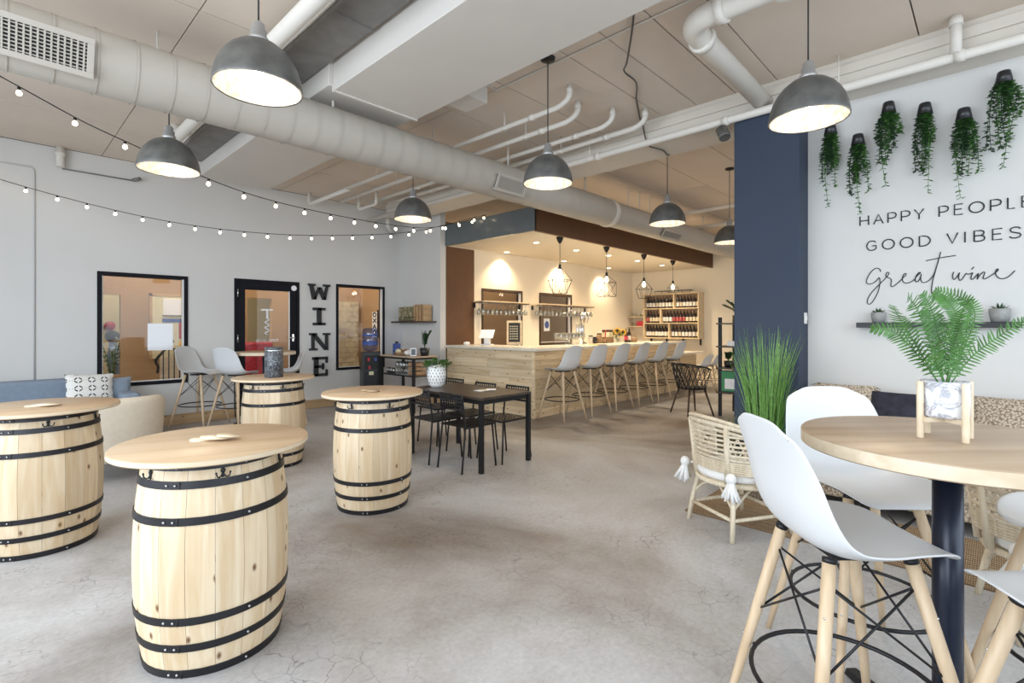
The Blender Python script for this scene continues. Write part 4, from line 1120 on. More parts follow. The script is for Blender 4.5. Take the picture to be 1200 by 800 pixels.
BOT = MB().lathe([(.001, 0), (.039, 0), (.039, .20), (.030, .235), (.0155, .27), (.0155, .315)], 10).mesh('wine_bottle', bottle_glass)
LABEL = {0: label_white, 1: flat('cream_label', (.68, .60, .45), .7), 2: flat('rose_label', (.45, .10, .10), .6)}
LB = {q: MB().lathe([(.0397, .04), (.0397, .145)], 10, caps=False).mesh('label_band', LABEL[q]) for q in LABEL}
CAP = MB().lathe([(.0163, .255), (.0163, .317), (.001, .318)], 8).mesh('foil_cap', foil_red)
bays = [(0, Y0, .045, 'bottom right bay'), (0, .075, Y1, 'bottom left bay'), (1, Y0, .285, 'middle right bay'), (1, .315, Y1, 'middle left bay'), (2, Y0, -.085, 'top right bay'), (2, -.055, Y1, 'top left bay')]
for tier, a, b, nmz in bays:
    n = int((b - a) / .083)
    for q in range(n):
        o = inst('wine_bottle', BOT, None, (12.29 + random.uniform(-.01, .01), 6.0 + a + (b - a) * (q + .5) / n, 1.10 + tiers[tier]))
        tag(o, '%s wine bottle from the left in the %s of the wall rack' % (ORD[n - 1 - q], nmz), 'bottle', 'bottles in the ' + nmz)
        inst('label_band', LB[(tier + q // 4) % 3 if tier == 1 else (0 if q % 5 else 1)], o)
        if tier > 0 or q % 3 == 0: inst('foil_cap', CAP, o)
for q, (y, w) in enumerate(((-.28, .42), (.28, .42))):
    t = thing('wire_tray', ['black wire tray lying on top of the wine rack, right half', 'black wire tray lying on top of the wine rack, left half'][q], 'tray', (12.33, 6.0 + y, 2.27))
    fr = MB()
    for z in (.006, .07): fr.tube([(-.1, -w / 2, z), (.1, -w / 2, z), (.1, w / 2, z), (-.1, w / 2, z)], .006, 5, True)
    for yy in (-w / 2, 0, w / 2): fr.tube([(-.1, yy, .006), (-.1, yy, .07)], .005, 5)
    fr.build('wire_frame', black_metal, t)
for q, (z, lab) in enumerate(((1.655, 'upper small pale wall shelf beside the wine rack'), (1.40, 'lower small pale wall shelf beside the wine rack'))):
    tag(MB().box(12.2, 12.5, 6.83, 7.29, z, z + .025).build('wall_shelf', rack_wood, bevel=.003), lab, 'shelf', 'small shelves by the wine rack')
tag(MB().box(12.28, 12.42, 6.84, 7.05, 1.426, 1.56).build('book_stack', red_print, bevel=.004), 'dark red boxed set on the lower small shelf', 'box')
for q, (y, z) in enumerate(((7.22, 1.426), (7.12, 1.426), (7.2, 1.681), (7.08, 1.681), (6.95, 1.681), (6.88, 1.681))):
    o = inst('wine_glass', TUM, None, (12.32, y, z)); tag(o, ['first clear tumbler on the lower', 'second clear tumbler on the lower', 'first clear tumbler on the upper', 'second clear tumbler on the upper', 'third clear tumbler on the upper', 'fourth clear tumbler on the upper'][q] + ' small wall shelf from the left', 'glass', 'tumblers on the ' + ('lower' if z < 1.5 else 'upper') + ' small shelf')
    o.name = 'tumbler'
# ------------------------------------------------------------------ left side: letters, sofa, armchair
def slab_letter(ch, u0, u1, z0, z1):
    w, h = u1 - u0, z1 - z0; y1, y0 = 8.499, 8.462
    m = MB(); T = .062; S = .045
    def bar(x0, x1, za, zb): m.box(u0 + x0, u0 + x1, y0, y1, z0 + za, z0 + zb)
    def slant(xa, za, xb, zb, t):
        dx = t / 2
        vs = []
        for y in (y0, y1): vs += [(u0 + xa - dx, y, z0 + za), (u0 + xa + dx, y, z0 + za), (u0 + xb + dx, y, z0 + zb), (u0 + xb - dx, y, z0 + zb)]
        m.add(vs, [(0, 1, 2, 3), (7, 6, 5, 4), (0, 4, 5, 1), (1, 5, 6, 2), (2, 6, 7, 3), (3, 7, 4, 0)])
    if ch == 'W':
        slant(.055, h - .02, .27 * w, 0, T * 1.15); slant(.27 * w, 0, .5 * w, h * .8, T * .75); slant(.5 * w, h * .8, .73 * w, 0, T * 1.15); slant(.73 * w, 0, w - .055, h - .02, T * .75)
        bar(0, .13, h - S * .8, h); bar(w - .13, w, h - S * .8, h)
    if ch == 'I':
        bar(w / 2 - T * .6, w / 2 + T * .6, 0, h); bar(0, w, 0, S); bar(0, w, h - S, h)
    if ch == 'N':
        bar(.04, .04 + T * .8, S * .5, h - S * .5); bar(w - .04 - T * .8, w - .04, S * .5, h - S * .5); slant(.065, h - .01, w - .065, 0, T * 1.3)
        bar(0, .13, h - S * .8, h); bar(w - .13, w, h - S * .8, h); bar(0, .14, 0, S * .8)
    if ch == 'E':
        bar(.03, .03 + T * 1.2, 0, h); bar(0, w, 0, S); bar(0, w, h - S, h); bar(.03, w * .75, h / 2 - S / 2, h / 2 + S / 2)
        bar(w - .035, w, 0, .11); bar(w - .035, w, h - .11, h); bar(w * .75 - .03, w * .75, h / 2 - .055, h / 2 + .055)
    return m.build('wall_letter', sign_black, None, bevel=.002)
for ch, u0, u1, z0, z1 in (('W', 3.81, 4.205, 1.875, 2.145), ('I', 3.895, 4.115, 1.43, 1.735), ('N', 3.83, 4.205, .995, 1.295), ('E', 3.885, 4.16, .545, .88)):
    tag(slab_letter(ch, u0, u1, z0, z1), 'black slab serif letter %s on the white wall beside the glass door' % ch, 'letter', 'letters spelling WINE down the wall')

def rbox(x0, x1, y0, y1, z0, z1): return MB().box(x0, x1, y0, y1, z0, z1)
so = thing('blue_sofa', 'long blue grey fabric sofa against the white left wall', 'sofa', (-.2, 8.0, 0))
rbox(-1.9, 1.48, -.42, .42, .12, .36).build('base', sofa_blue, so, bevel=.02, seg=3)
rbox(-1.9, 1.48, .22, .44, .30, .72).build('back_frame', sofa_blue, so, bevel=.04, seg=3)
rbox(1.32, 1.52, -.43, .43, .12, .60).build('arm', sofa_blue, so, bevel=.05, seg=4)
rbox(-2.1, -1.9, -.43, .43, .12, .60).build('arm', sofa_blue, so, bevel=.05, seg=4)
for a, b in ((-1.88, -.82), (-.81, .245), (.255, 1.31)):
    rbox(a, b, -.44, .20, .36, .47).build('seat_cushion', sofa_blue, so, bevel=.04, seg=3)
    rbox(a, b, .05, .26, .47, .775).build('back_cushion', sofa_blue, so, bevel=.05, seg=4)
for x in (-1.8, 1.4):
    for y in (-.36, .36): MB().tube([(x, y, .12), (x, y, 0)], [.025, .018], 10).build('leg', dark_wood, so)
def pillow(w, h, t, pinch=.12):
    m = MB()
    def side(sg):
        def fn(a, b):
            x, z = 2 * a - 1, 2 * b - 1
            k = (1 - abs(x) ** 2.4) * (1 - abs(z) ** 2.4)
            px = x * (1 - pinch * (1 - abs(z) ** 1.5) * abs(x) ** 3 * .5); pz = z * (1 - pinch * (1 - abs(x) ** 1.5) * abs(z) ** 3 * .5)
            return (px * w / 2, sg * t / 2 * max(k, 0) ** .55, pz * h / 2)
        return fn
    m.grid(side(-1), 14, 14); m.grid(side(1), 14, 14)
    return m
p = pillow(.47, .36, .16).build('throw_pillow', print_pillow, None, (.86, 7.82, .66)); p.rotation_euler = (-.22, .04, face_dir(-.15, 1))
tag(p, 'white throw pillow with a black diamond print on the blue sofa', 'pillow')
p = pillow(.40, .30, .14).build('throw_pillow', sofa_blue, None, (1.08, 7.93, .62)); p.rotation_euler = (-.15, 0, 0)
tag(p, 'plain grey pillow mostly hidden behind the diamond print pillow', 'pillow')
am = thing('tub_armchair', 'beige tub armchair with its back to the camera, behind the left barrel', 'armchair', (.83, 6.06, 0), face_dir(.0, 1))
def tubfn(a, b):
    ph = (a * 2 - 1) * 1.95; top = .76 - .10 * max(0, abs(ph) - .9) ** 1.2
    z = .17 + (top - .17) * b; fl = 1 + .12 * b
    sx = math.copysign(abs(math.sin(ph)) ** .8, math.sin(ph))
    return (.33 * fl * sx, -.33 * fl * math.copysign(abs(math.cos(ph)) ** .75, math.cos(ph)), z)
MB().grid(tubfn, 30, 8).build('back_shell', beige_fabric, am, solid=.085, sub=1)
rbox(-.27, .27, -.24, .33, .18, .34).build('seat_base', beige_fabric, am, bevel=.02)
rbox(-.265, .265, -.24, .35, .34, .45).build('seat_cushion', beige_fabric, am, bevel=.04, seg=3)
for x in (-.25, .25):
    for y in (-.25, .27): MB().tube([(x, y, .19), (x * 1.08, y * 1.08, 0)], [.03, .018], 8).build('leg', dark_wood, am)

# corner table with water cooler and glasses
cd = thing('water_cooler', 'black water cooler with a blue bottle by the wall window', 'water cooler', (4.73, 8.03, 0), face_dir(.35, 1))
MB().box(-.155, .155, -.15, .15, 0, .965).build('cabinet', appliance, cd, bevel=.012)
MB().box(-.12, .12, -.156, -.15, .12, .62).build('lower_door', black_metal, cd)
MB().box(-.12, .12, -.158, -.15, .66, .90).build('tap_recess', black_cord, cd)
for x, mm in ((-.06, red_print), (.06, blue_print)): MB().box(x - .02, x + .02, -.185, -.15, .80, .86).build('tap', mm, cd, bevel=.004)
MB().box(-.05, .03, -.1575, -.15, .56, .62).build('paper_label', cream_print, cd)
MB().box(-.06, -.02, -.1585, -.15, .66, .72).build('warning_label', red_print, cd)
MB().lathe([(.04, .965), (.12, .99), (.135, 1.03), (.135, 1.16), (.128, 1.18), (.135, 1.20), (.135, 1.34), (.11, 1.375), (.001, 1.38)], 24).build('water_bottle', water_blue, cd)
MB().lathe([(.1362, 1.08), (.1362, 1.15)], 24, caps=False).lathe([(.1362, 1.24), (.1362, 1.27)], 24, caps=False).build('bottle_label', blue_print, cd)
ct = thing('corner_table', 'narrow corner table with thin wooden top and black legs before the white corner', 'table', (5.0, 7.25, 0))
MB().prism([(-.25, -.50), (.25, -.50), (.25, .50), (-.25, .50)], .895, .92).build('table_top', oak_top, ct, bevel=.003)
MB().box(-.24, .24, -.48, .48, .865, .895).build('apron', black_metal, ct)
MB().box(-.22, .22, -.46, .46, .58, .60).build('lower_shelf', black_metal, ct)
for x in (-.22, .22):
    for y in (-.47, .47): MB().box(x - .02, x + .02, y - .02, y + .02, 0, .87).build('leg', black_metal, ct)
for a in range(4):
    for b in range(2):
        o = inst('wine_glass', WG, None, (4.86 + .10 * b, 7.06 + .10 * a, .601)); tag(o, '%s wine glass from the left, %s row, under the corner table' % (ORD[3 - a], ['front', 'back'][b]), 'glass', 'glasses on the corner table shelf')
for a in range(4):
    o = inst('tumbler', TUM, None, (4.85, 7.46 + .06 * a, .601)); tag(o, ORD[3 - a] + ' tumbler from the left on the lower shelf of the corner table', 'glass', 'tumblers on the corner table shelf')
cr = thing('wood_crate', 'small slatted wooden crate under the corner table', 'crate', (4.92, 6.88, .601))
for x, z in [(s, .02 + .07 * k) for s in (-.1, .1) for k in range(3)]: MB().box(x - .006, x + .006, -.10, .10, z, z + .05).build('slat', crate_wood, cr)
for y, z in [(s, .02 + .07 * k) for s in (-.1, .1) for k in range(3)]: MB().box(-.1, .1, y - .006, y + .006, z, z + .05).build('slat', crate_wood, cr)
MB().box(-.1, .1, -.1, .1, 0, .01).build('crate_bottom', crate_wood, cr)
tz = .9205
bx = thing('blue_canister', 'dark blue canister on the corner table, at its left end', 'canister', (5.0, 7.60, tz))
MB().box(-.05, .05, -.05, .05, 0, .19).build('body', blue_print, bx, bevel=.006); MB().lathe([(.03, .19), (.03, .225)], 12).build('cap', appliance, bx)
bs = thing('bread_basket', 'brown basket with wrapped snacks on the corner table', 'basket', (4.94, 7.34, tz))
MB().lathe([(.001, 0), (.11, 0), (.15, .05), (.145, .05), (.10, .01), (.001, .01)], 20).build('basket_bowl', crate_wood, bs)
for k, (x, y, mm) in enumerate([(-.05, .04, cream_print), (.05, -.02, crate_wood), (.0, .07, brown_seed), (.04, .06, cream_print)]):
    MB().ball((x, y, .065), .05, 10, 8, (1, 1.2, .8)).build('snack_pack', mm, bs)
tag(MB().ball((4.92, 7.13, tz + .045), .045, 12, 8, (1.6, 1.6, 1)).build('cloth_bundle', white_cotton), 'small white cloth bundle on the corner table beside the basket', 'cloth')
pf = thing('picture_frame', 'small white picture frame by the potted plant on the corner table', 'frame', (4.88, 6.93, tz), face_dir(.6, .8))
MB().box(-.05, .05, -.008, .008, 0, .13).build('frame', paper, pf, bevel=.002); MB().box(-.036, .036, -.0095, -.008, .016, .114).build('picture', soffit_grey, pf)
def zz(label, loc, pot_r, pot_h, leaf_n, hgt, potm, leafm, seed, spread=.10):
    t = thing('potted_plant', label, 'plant', loc)
    MB().lathe([(.001, 0), (pot_r * .75, 0), (pot_r, pot_h), (pot_r * .88, pot_h), (pot_r * .8, pot_h * .85), (.001, pot_h * .85)], 20).build('pot', potm, t)
    rnd = random.Random(seed)
    for k in range(leaf_n):
        a = rnd.uniform(0, 2 * PI); s = rnd.uniform(.3, 1) * spread; h = hgt * rnd.uniform(.65, 1)
        m = MB(); P = spline([(0, 0, pot_h * .8), (s * .3 * math.cos(a), s * .3 * math.sin(a), pot_h + h * .5), (s * math.cos(a), s * math.sin(a), pot_h + h)], 5)
        m.tube(P, .005, 5)
        for q in range(3, len(P)):
            for sg in (-1, 1):
                d = Vector((math.cos(a + sg * 1.2), math.sin(a + sg * 1.2), .7)).normalized(); L = .065
                sd = d.cross(Vector((0, 0, 1))).normalized()
                m.add([P[q], P[q] + d * L * .5 + sd * L * .3, P[q] + d * L, P[q] + d * L * .5 - sd * L * .3], [(0, 1, 2, 3)])
        m.build('stalk', leafm, t)
    return t
zz('dark green leafy plant in a black pot on the corner table', (5.05, 6.85, tz), .085, .13, 8, .28, appliance, leaf_dark, 4)
tag(MB().box(5.42, 5.648, 7.30, 8.44, 1.478, 1.508).build('wall_shelf', black_table, bevel=.003), 'dark floating shelf on the white corner wall', 'shelf')
pc = thing('framed_picture', 'square canvas print of vines on the dark corner shelf', 'picture', (5.52, 8.08, 1.509), 0)
MB().box(-.02, .0, -.25, .21, 0, .27).build('canvas', leaf_dry, pc, bevel=.003)
vm = MB(); rv = random.Random(2)
for k in range(40):
    y, z = rv.uniform(-.23, .19), rv.uniform(.02, .25); vm.add([(-.0215, y, z), (-.0215, y + rv.uniform(.02, .06), z + .01), (-.0215, y + .02, z + rv.uniform(.02, .06))], [(0, 1, 2)])
vm.build('printed_leaves', stone_pale, pc)
wt = thing('wire_tray', 'black wire tray on the dark corner shelf in front of the canvas', 'tray', (5.48, 7.88, 1.509))
fm = MB()
for z in (.006, .075): fm.tube([(-.04, -.2, z), (.04, -.2, z), (.04, .3, z), (-.04, .3, z)], .005, 5, True)
for y in (-.2, -.03, .14, .3): fm.tube([(-.04, y, .006), (-.04, y, .075)], .005, 5)
fm.build('wire_frame', black_metal, wt)
lg = thing('log_crate', 'brown striped wooden box standing on the dark corner shelf', 'box', (5.53, 7.56, 1.509))
for k in range(7): MB().box(-.09, .08, -.16 + .046 * k + .001, -.16 + .046 * (k + 1) - .001, 0, .29 + .006 * (k % 3)).build('slat', crate_wood if k % 2 else base_wood, lg)

# ------------------------------------------------------------------ rooms beyond the windows
nb = thing('notice_board', 'cream notice board with posters in the room behind the left window', 'board', (2.2, 10.19, 1.42))
MB().box(-.30, .34, -.02, 0, -.55, .52).build('panel', cream_print, nb)
MB().box(-.32, -.28, -.03, .0, -.57, .54).box(-.32, .36, -.03, 0, .50, .54).build('frame', base_wood, nb)
MB().box(-.13, .34, -.04, -.02, .18, .46).build('white_chart', paper, nb)
MB().box(-.14, .34, -.045, -.04, .165, .18).build('chart_rail', dark_wood, nb)
MB().box(-.14, .34, -.03, -.02, .06, .12).build('blue_poster', blue_print, nb)
MB().box(.10, .34, -.035, -.02, -.22, .06).build('red_poster', red_print, nb)
pm = MB()
for k in range(4): pm.box(.13, .31, -.037, -.035, .02 - .055 * k, .035 - .055 * k)
pm.build('poster_text', paper, nb)
MB().box(.10, .34, -.03, -.02, -.5, -.26).build('yellow_poster', yellow_petal, nb)
pp = MB().box(1.565, 1.865, 8.57, 8.575, 1.07, 1.45).build('blank_sheet', paper)
tag(pp, 'large blank white sheet hung inside the left window', 'paper')
rl = thing('stair_rail', 'black stair railing with a bent handrail behind the left window', 'railing', (2.1, 9.7, .06))
MB().tube(spline([(.02, 0, 1.12), (-.14, 0, .92), (-.22, 0, .80), (-.19, 0, .70), (-.20, 0, .60)], 5), .02, 8).build('handrail', black_metal, rl)
for k in range(8): MB().tube([(-.12 + .075 * k, 0, -.06), (-.12 + .075 * k, 0, .98)], .009, 6).build('baluster', black_metal, rl)
MB().tube([(-.12, 0, .98), (.45, 0, .98)], .014, 6).build('top_rail', black_metal, rl)
MB().box(-.14, .48, .12, .16, -.06, .84).build('wood_panel', pale_edge, rl)
# a seated customer far behind the glass
sk = bpy.data.meshes.new('person'); 
J = [((0, 0, .50), .13), ((0, .0, .72), .12), ((0, .01, .95), .13), ((0, .02, 1.08), .05), ((0, .03, 1.20), .075), ((-.17, .01, .98), .05), ((-.22, -.06, .76), .042), ((-.10, -.24, .74), .035), ((.17, .01, .98), .05), ((.22, -.06, .76), .042), ((.10, -.24, .74), .035), ((-.1, -.05, .48), .085), ((-.11, -.42, .47), .065), ((-.11, -.44, .06), .045), ((.1, -.05, .48), .085), ((.11, -.42, .47), .065), ((.11, -.44, .06), .045)]
E_ = [(0, 1), (1, 2), (2, 3), (3, 4), (2, 5), (5, 6), (6, 7), (2, 8), (8, 9), (9, 10), (0, 11), (11, 12), (12, 13), (0, 14), (14, 15), (15, 16)]
sk.from_pydata([j[0] for j in J], E_, []); sk.materials.append(shirt_blue)
po = bpy.data.objects.new('person', sk); COL.objects.link(po); po.location = (1.58, 11.3, 0); po.rotation_euler = (0, 0, 1.2)
md = po.modifiers.new('skin', 'SKIN'); 
for i, j in enumerate(J): sk.skin_vertices[0].data[i].radius = (j[1], j[1])
sk.skin_vertices[0].data[0].use_root = True
po.modifiers.new('smooth', 'SUBSURF').levels = 2
tag(po, 'person with dark hair in a pale blue shirt, seated far behind the left window', 'person')
MB().ball((0, .02, 1.205), .088, 16, 12, (.9, 1.02, 1.12)).build('head', skin, po)
MB().ball((0, .035, 1.235), .108, 16, 12, (.95, 1, 1)).build('hair', hair_dark, po)
stl = thing('seat_stool', 'round brown stool under the person behind the left window', 'stool', (1.58, 11.3, 0))
MB().lathe([(.17, .36), (.18, .38), (.17, .395), (.001, .395)], 20).build('seat', dark_wood, stl)
MB().lathe([(.03, .02), (.03, .37)], 12).lathe([(.15, 0), (.15, .02)], 20).build('pedestal', dark_wood, stl)
cb = thing('service_desk', 'brown desk in front of the person behind the left window', 'desk', (1.30, 11.0, 0))
MB().box(-.3, .06, -.25, .25, .70, .73).build('desk_top', base_wood, cb); MB().box(-.28, .04, -.22, .22, 0, .70).build('cabinet', crate_wood, cb)
tag(MB().lathe([(.001, 0), (.09, 0), (.09, .02), (.001, .02)], 20).build('round_sign', red_print), 'small round red sign on the pale wall beyond the person', 'sign').matrix_local = Matrix.Translation((1.68, 12.58, 1.42)) @ Matrix.Rotation(PI / 2, 4, 'X')
zz('green potted plant at the far left behind the left window', (1.45, 10.58, .0), .13, .45, 9, .75, white_pot, leaf_mid, 8, .2)
fl = thing('red_armchair', 'red armchair seen low through the glass door', 'armchair', (3.52, 9.75, 0))
MB().box(-.28, .28, -.25, .28, .15, .45).build('seat', red_print, fl, bevel=.04, seg=3); MB().box(-.28, .28, .20, .34, .15, 1.12).build('backrest', red_print, fl, bevel=.05, seg=3)
for x in (-.24, .24):
    for y in (-.2, .28): MB().tube([(x, y, .16), (x, y, 0)], .02, 8).build('leg', dark_wood, fl)
zz('leafy plant in a terracotta pot behind the glass door', (3.02, 9.45, 0), .15, .40, 10, .62, crate_wood, leaf_dark, 9, .2)
# stacked stone cladding and pendant seen in the second window
st = MB()
rnd = random.Random(5)
stw = thing('stone_cladding', 'pale stacked stone wall cladding behind the second left window', 'cladding', (5.25, 10.18, 0))
for r in range(15):
    x = -.42 - rnd.uniform(0, .2)
    while x < .44:
        w = rnd.uniform(.12, .26); a, b = max(x, -.42), min(x + w, .44)
        if b - a > .03: MB().box(a + .003, b - .003, -.03 - rnd.uniform(0, .02), 0, .3 + r * .11 + .003, .3 + (r + 1) * .11 - .003).build('stone', stone_pale, stw)
        x += w
sg = thing('vertical_sign', 'narrow white vertical sign with dark letters behind the second left window', 'sign', (5.755, 9.55, 1.30))
MB().box(-.02, 0, -.10, .10, -.12, .42).build('sign_board', paper, sg)
MB().box(-.025, 0, -.125, -.10, -.12, .46).build('dark_edge', dark_wood, sg)
lm = MB()
for k, ch in enumerate('OXAO'):
    for s_ in STROKE[ch]: lm.tube([(-.022, .06 - p_[0] * .12, .32 - k * .125 + p_[1] * .085) for p_ in s_], .012, 5)
lm.build('lettering', ink, sg)
for u, v, lab in ((1.7, 9.4, 'unseen ceiling lamp added to light the room behind the left window'), (4.6, 9.4, 'unseen ceiling lamp added to light the room behind the letter sign')):
    t = thing('added_room_lamp', lab, 'lamp', (u, v, CZ))  # unseen lamp, put in so the room behind the glass is lit
    MB().lathe([(.001, -.07), (.14, -.06), (.17, -.02), (.17, 0)], 24).build('diffuser', lamp_glow, t)
    lt = bpy.data.lights.new('room_light', 'POINT'); lt.energy = 46; lt.color = (1, .86, .66); lt.shadow_soft_size = .15
    lo = bpy.data.objects.new('room_light', lt); COL.objects.link(lo); lo.parent = t; lo.location = (0, 0, -.22)
t = thing('added_room_lamp', 'unseen ceiling lamp added to light the farthest room beyond the glass', 'lamp', (2.2, 11.4, CZ))  # added out of view to light the farthest room
MB().lathe([(.001, -.07), (.14, -.06), (.17, -.02), (.17, 0)], 24).build('diffuser', lamp_glow, t)
lt = bpy.data.lights.new('room_light', 'POINT'); lt.energy = 60; lt.color = (1, .9, .7); lt.shadow_soft_size = .15
lo = bpy.data.objects.new('room_light', lt); COL.objects.link(lo); lo.parent = t; lo.location = (0, 0, -.25)
t = thing('added_room_lamp', 'unseen ceiling lamp added to light the service room behind the bar windows', 'lamp', (8.3, 8.4, CZ))  # added out of view as the service room's light
MB().lathe([(.001, -.07), (.14, -.06), (.17, -.02), (.17, 0)], 24).build('diffuser', lamp_glow, t)
lt = bpy.data.lights.new('room_light', 'POINT'); lt.energy = 26; lt.color = (1, .82, .55); lt.shadow_soft_size = .15
lo = bpy.data.objects.new('room_light', lt); COL.objects.link(lo); lo.parent = t; lo.location = (0, 0, -.25)
sh = thing('service_cabinet', 'dark cabinet in the service room behind the first bar window', 'cabinet', (7.55, 8.9, 0))
MB().box(-.5, .5, -.25, .25, 0, 1.45).build('body', black_table, sh, bevel=.004)
for x in (-.25, .25): MB().box(x - .235, x + .235, -.262, -.25, .05, 1.40).build('cabinet_door', dark_wood, sh)
for q, (x, h) in enumerate(((6.9, 2.3), (7.3, 2.3))):
    tag(MB().box(x + .3, x + .52, 9.25, 9.295, .8, h).build('pale_panel', paper), ['pale upright panel at the left behind the first bar window', 'pale upright panel farther right behind the first bar window'][q], 'panel')
dc = thing('round_decal', 'blue and white round logo sign behind the second bar window', 'sign', (8.72, 7.268, 1.45))
MB().box(-.10, .10, -.004, .004, -.14, .14).build('sheet', paper, dc); MB().ball((0, -.005, .0), .075, 16, 10, (1, .06, 1.1)).build('dark_badge', blue_print, dc)

# ------------------------------------------------------------------ right wall: lettering, shelf, planters
lt_ = thing('wall_lettering', 'thin black wall lettering HAPPY PEOPLE GOOD VIBES Great wine', 'lettering', (5.216, 0, 0))
def word(items, z0, z1):
    for ch, a, b in items:
        w = (a - b)
        pl = lambda p, q, a=a: (0, a - p, z0 + q)
        if ch == 'I': a2 = (a + b) / 2; m = MB().tube([(0, a2, z0), (0, a2, z1)], .0048, 6)
        else: m = letter_mb(ch, w, z1 - z0, .0048, pl)
        m.build('letter', ink, lt_)
word([('H', 0.836, 0.775), ('A', 0.739, 0.674), ('P', 0.641, 0.586), ('P', 0.552, 0.496), ('Y', 0.467, 0.409), ('P', 0.314, 0.259), ('E', 0.223, 0.175), ('O', 0.139, 0.055), ('P', 0.019, -0.038), ('L', -0.073, -0.11), ('E', -0.147, -0.192)], 2.272, 2.352)
word([('G', 0.788, 0.72), ('O', 0.679, 0.599), ('O', 0.559, 0.477), ('D', 0.436, 0.369), ('V', 0.267, 0.204), ('I', 0.165, 0.159), ('B', 0.11, 0.051), ('E', 0.008, -0.043), ('S', -0.081, -0.143)], 2.052, 2.132)
SCR = [[(0.69, 1.865), (0.7, 1.891), (0.726, 1.897), (0.757, 1.87), (0.783, 1.821), (0.791, 1.783), (0.773, 1.766), (0.741, 1.774), (0.715, 1.798), (0.703, 1.816), (0.697, 1.803), (0.697, 1.759), (0.71, 1.696), (0.736, 1.634), (0.762, 1.597), (0.78, 1.6), (0.783, 1.629), (0.762, 1.68), (0.726, 1.729), (0.69, 1.771), (0.659, 1.807), (0.639, 1.836), (0.634, 1.852), (0.646, 1.858), (0.656, 1.838), (0.652, 1.819), (0.629, 1.807), (0.619, 1.791), (0.622, 1.754), (0.616, 1.735), (0.594, 1.746), (0.564, 1.776), (0.54, 1.805), (0.525, 1.822), (0.52, 1.837), (0.533, 1.837), (0.544, 1.811), (0.544, 1.781), (0.53, 1.761), (0.501, 1.762), (0.472, 1.782), (0.448, 1.817), (0.429, 1.837), (0.439, 1.84), (0.458, 1.811), (0.463, 1.775), (0.448, 1.766), (0.431, 1.797), (0.424, 1.827), (0.428, 1.791), (0.42, 1.761), (0.397, 1.759), (0.369, 1.781), (0.346, 1.821), (0.328, 1.891), (0.314, 1.949), (0.305, 1.993)],
 [(0.305, 1.993), (0.319, 1.926), (0.337, 1.845), (0.353, 1.774), (0.36, 1.715), (0.36, 1.673), (0.351, 1.655), (0.344, 1.661)],
 [(0.395, 1.931), (0.31, 1.946), (0.215, 1.956)],
 [(0.228, 1.83), (0.234, 1.802), (0.231, 1.776), (0.221, 1.772), (0.204, 1.799), (0.193, 1.822), (0.199, 1.788), (0.193, 1.762), (0.179, 1.769), (0.165, 1.797), (0.154, 1.813), (0.148, 1.805), (0.126, 1.811), (0.118, 1.816), (0.126, 1.794), (0.128, 1.769), (0.118, 1.765), (0.101, 1.787), (0.086, 1.808), (0.089, 1.791), (0.094, 1.762), (0.08, 1.791), (0.061, 1.814), (0.051, 1.811), (0.058, 1.784), (0.06, 1.767), (0.047, 1.764), (0.023, 1.781), (-0.002, 1.802), (-0.018, 1.817), (-0.023, 1.83), (-0.014, 1.831), (-0.007, 1.807), (-0.014, 1.779), (-0.034, 1.76), (-0.061, 1.761), (-0.085, 1.779), (-0.101, 1.8), (-0.111, 1.813)],
 [(0.125, 1.84), (0.111, 1.859)]]
gm, wm = MB(), MB()
for i, P in enumerate(SCR): (gm if i < 3 else wm).tube(spline([(0, y, z) for y, z in P], 3), .0036, 5)
gm.build('script_word', ink, lt_); wm.build('script_word', ink, lt_)
tag(MB().box(5.08, 5.219, -.145, .842, 1.395, 1.437).build('wall_shelf', black_metal, bevel=.003), 'long black floating shelf on the white right wall', 'shelf')
def succulent(y, lab, s):
    t = thing('succulent_pot', lab, 'plant', (5.15, y, 1.4375), 0, 'small succulents on the black shelf')
    MB().lathe([(.001, 0), (.042 * s, 0), (.052 * s, .05 * s), (.052 * s, .085 * s), (.046 * s, .085 * s), (.044 * s, .07 * s), (.001, .07 * s)], 20).build('pot', grey_pot, t)
    m = MB()
    for r_, n, tl in ((.028, 6, .3), (.045, 9, .9)):
        for k in range(n):
            a = 2 * PI * k / n + r_ * 20; d = Vector((math.cos(a) * math.sin(tl), math.sin(a) * math.sin(tl), math.cos(tl)))
            b0 = Vector((math.cos(a), math.sin(a), 0)) * .008 + Vector((0, 0, .07 * s)); sd = Vector((-math.sin(a), math.cos(a), 0))
            L = .055 * s
            m.add([b0 - sd * .006, b0 + sd * .006, b0 + d * L * .6 + sd * .008, b0 + d * L, b0 + d * L * .6 - sd * .008, b0 + d * L * .5 - Vector((0, 0, .006))], [(0, 1, 2, 5), (5, 2, 3), (5, 3, 4), (0, 5, 4)])
    m.build('rosette_leaves', leaf_dark, t)
succulent(.698, 'small grey potted succulent at the left end of the black wall shelf', 1.0)
succulent(-.03, 'small grey potted succulent at the right end of the black wall shelf', 1.15)
HP = [(1.04, 3.135, .62, 'trailing wall planter at the far left, next to the blue column', .55), (.838, 2.995, .58, 'lower trailing wall planter, second from the column', .7), (.628, 3.205, .58, 'trailing wall planter third from the column', .85), (.396, 3.125, .62, 'trailing wall planter fourth from the column', .7), (.166, 3.015, .58, 'bushy trailing wall planter above the word PEOPLE', .85), (-.052, 3.22, .60, 'highest trailing wall planter, at the right edge', .95)]
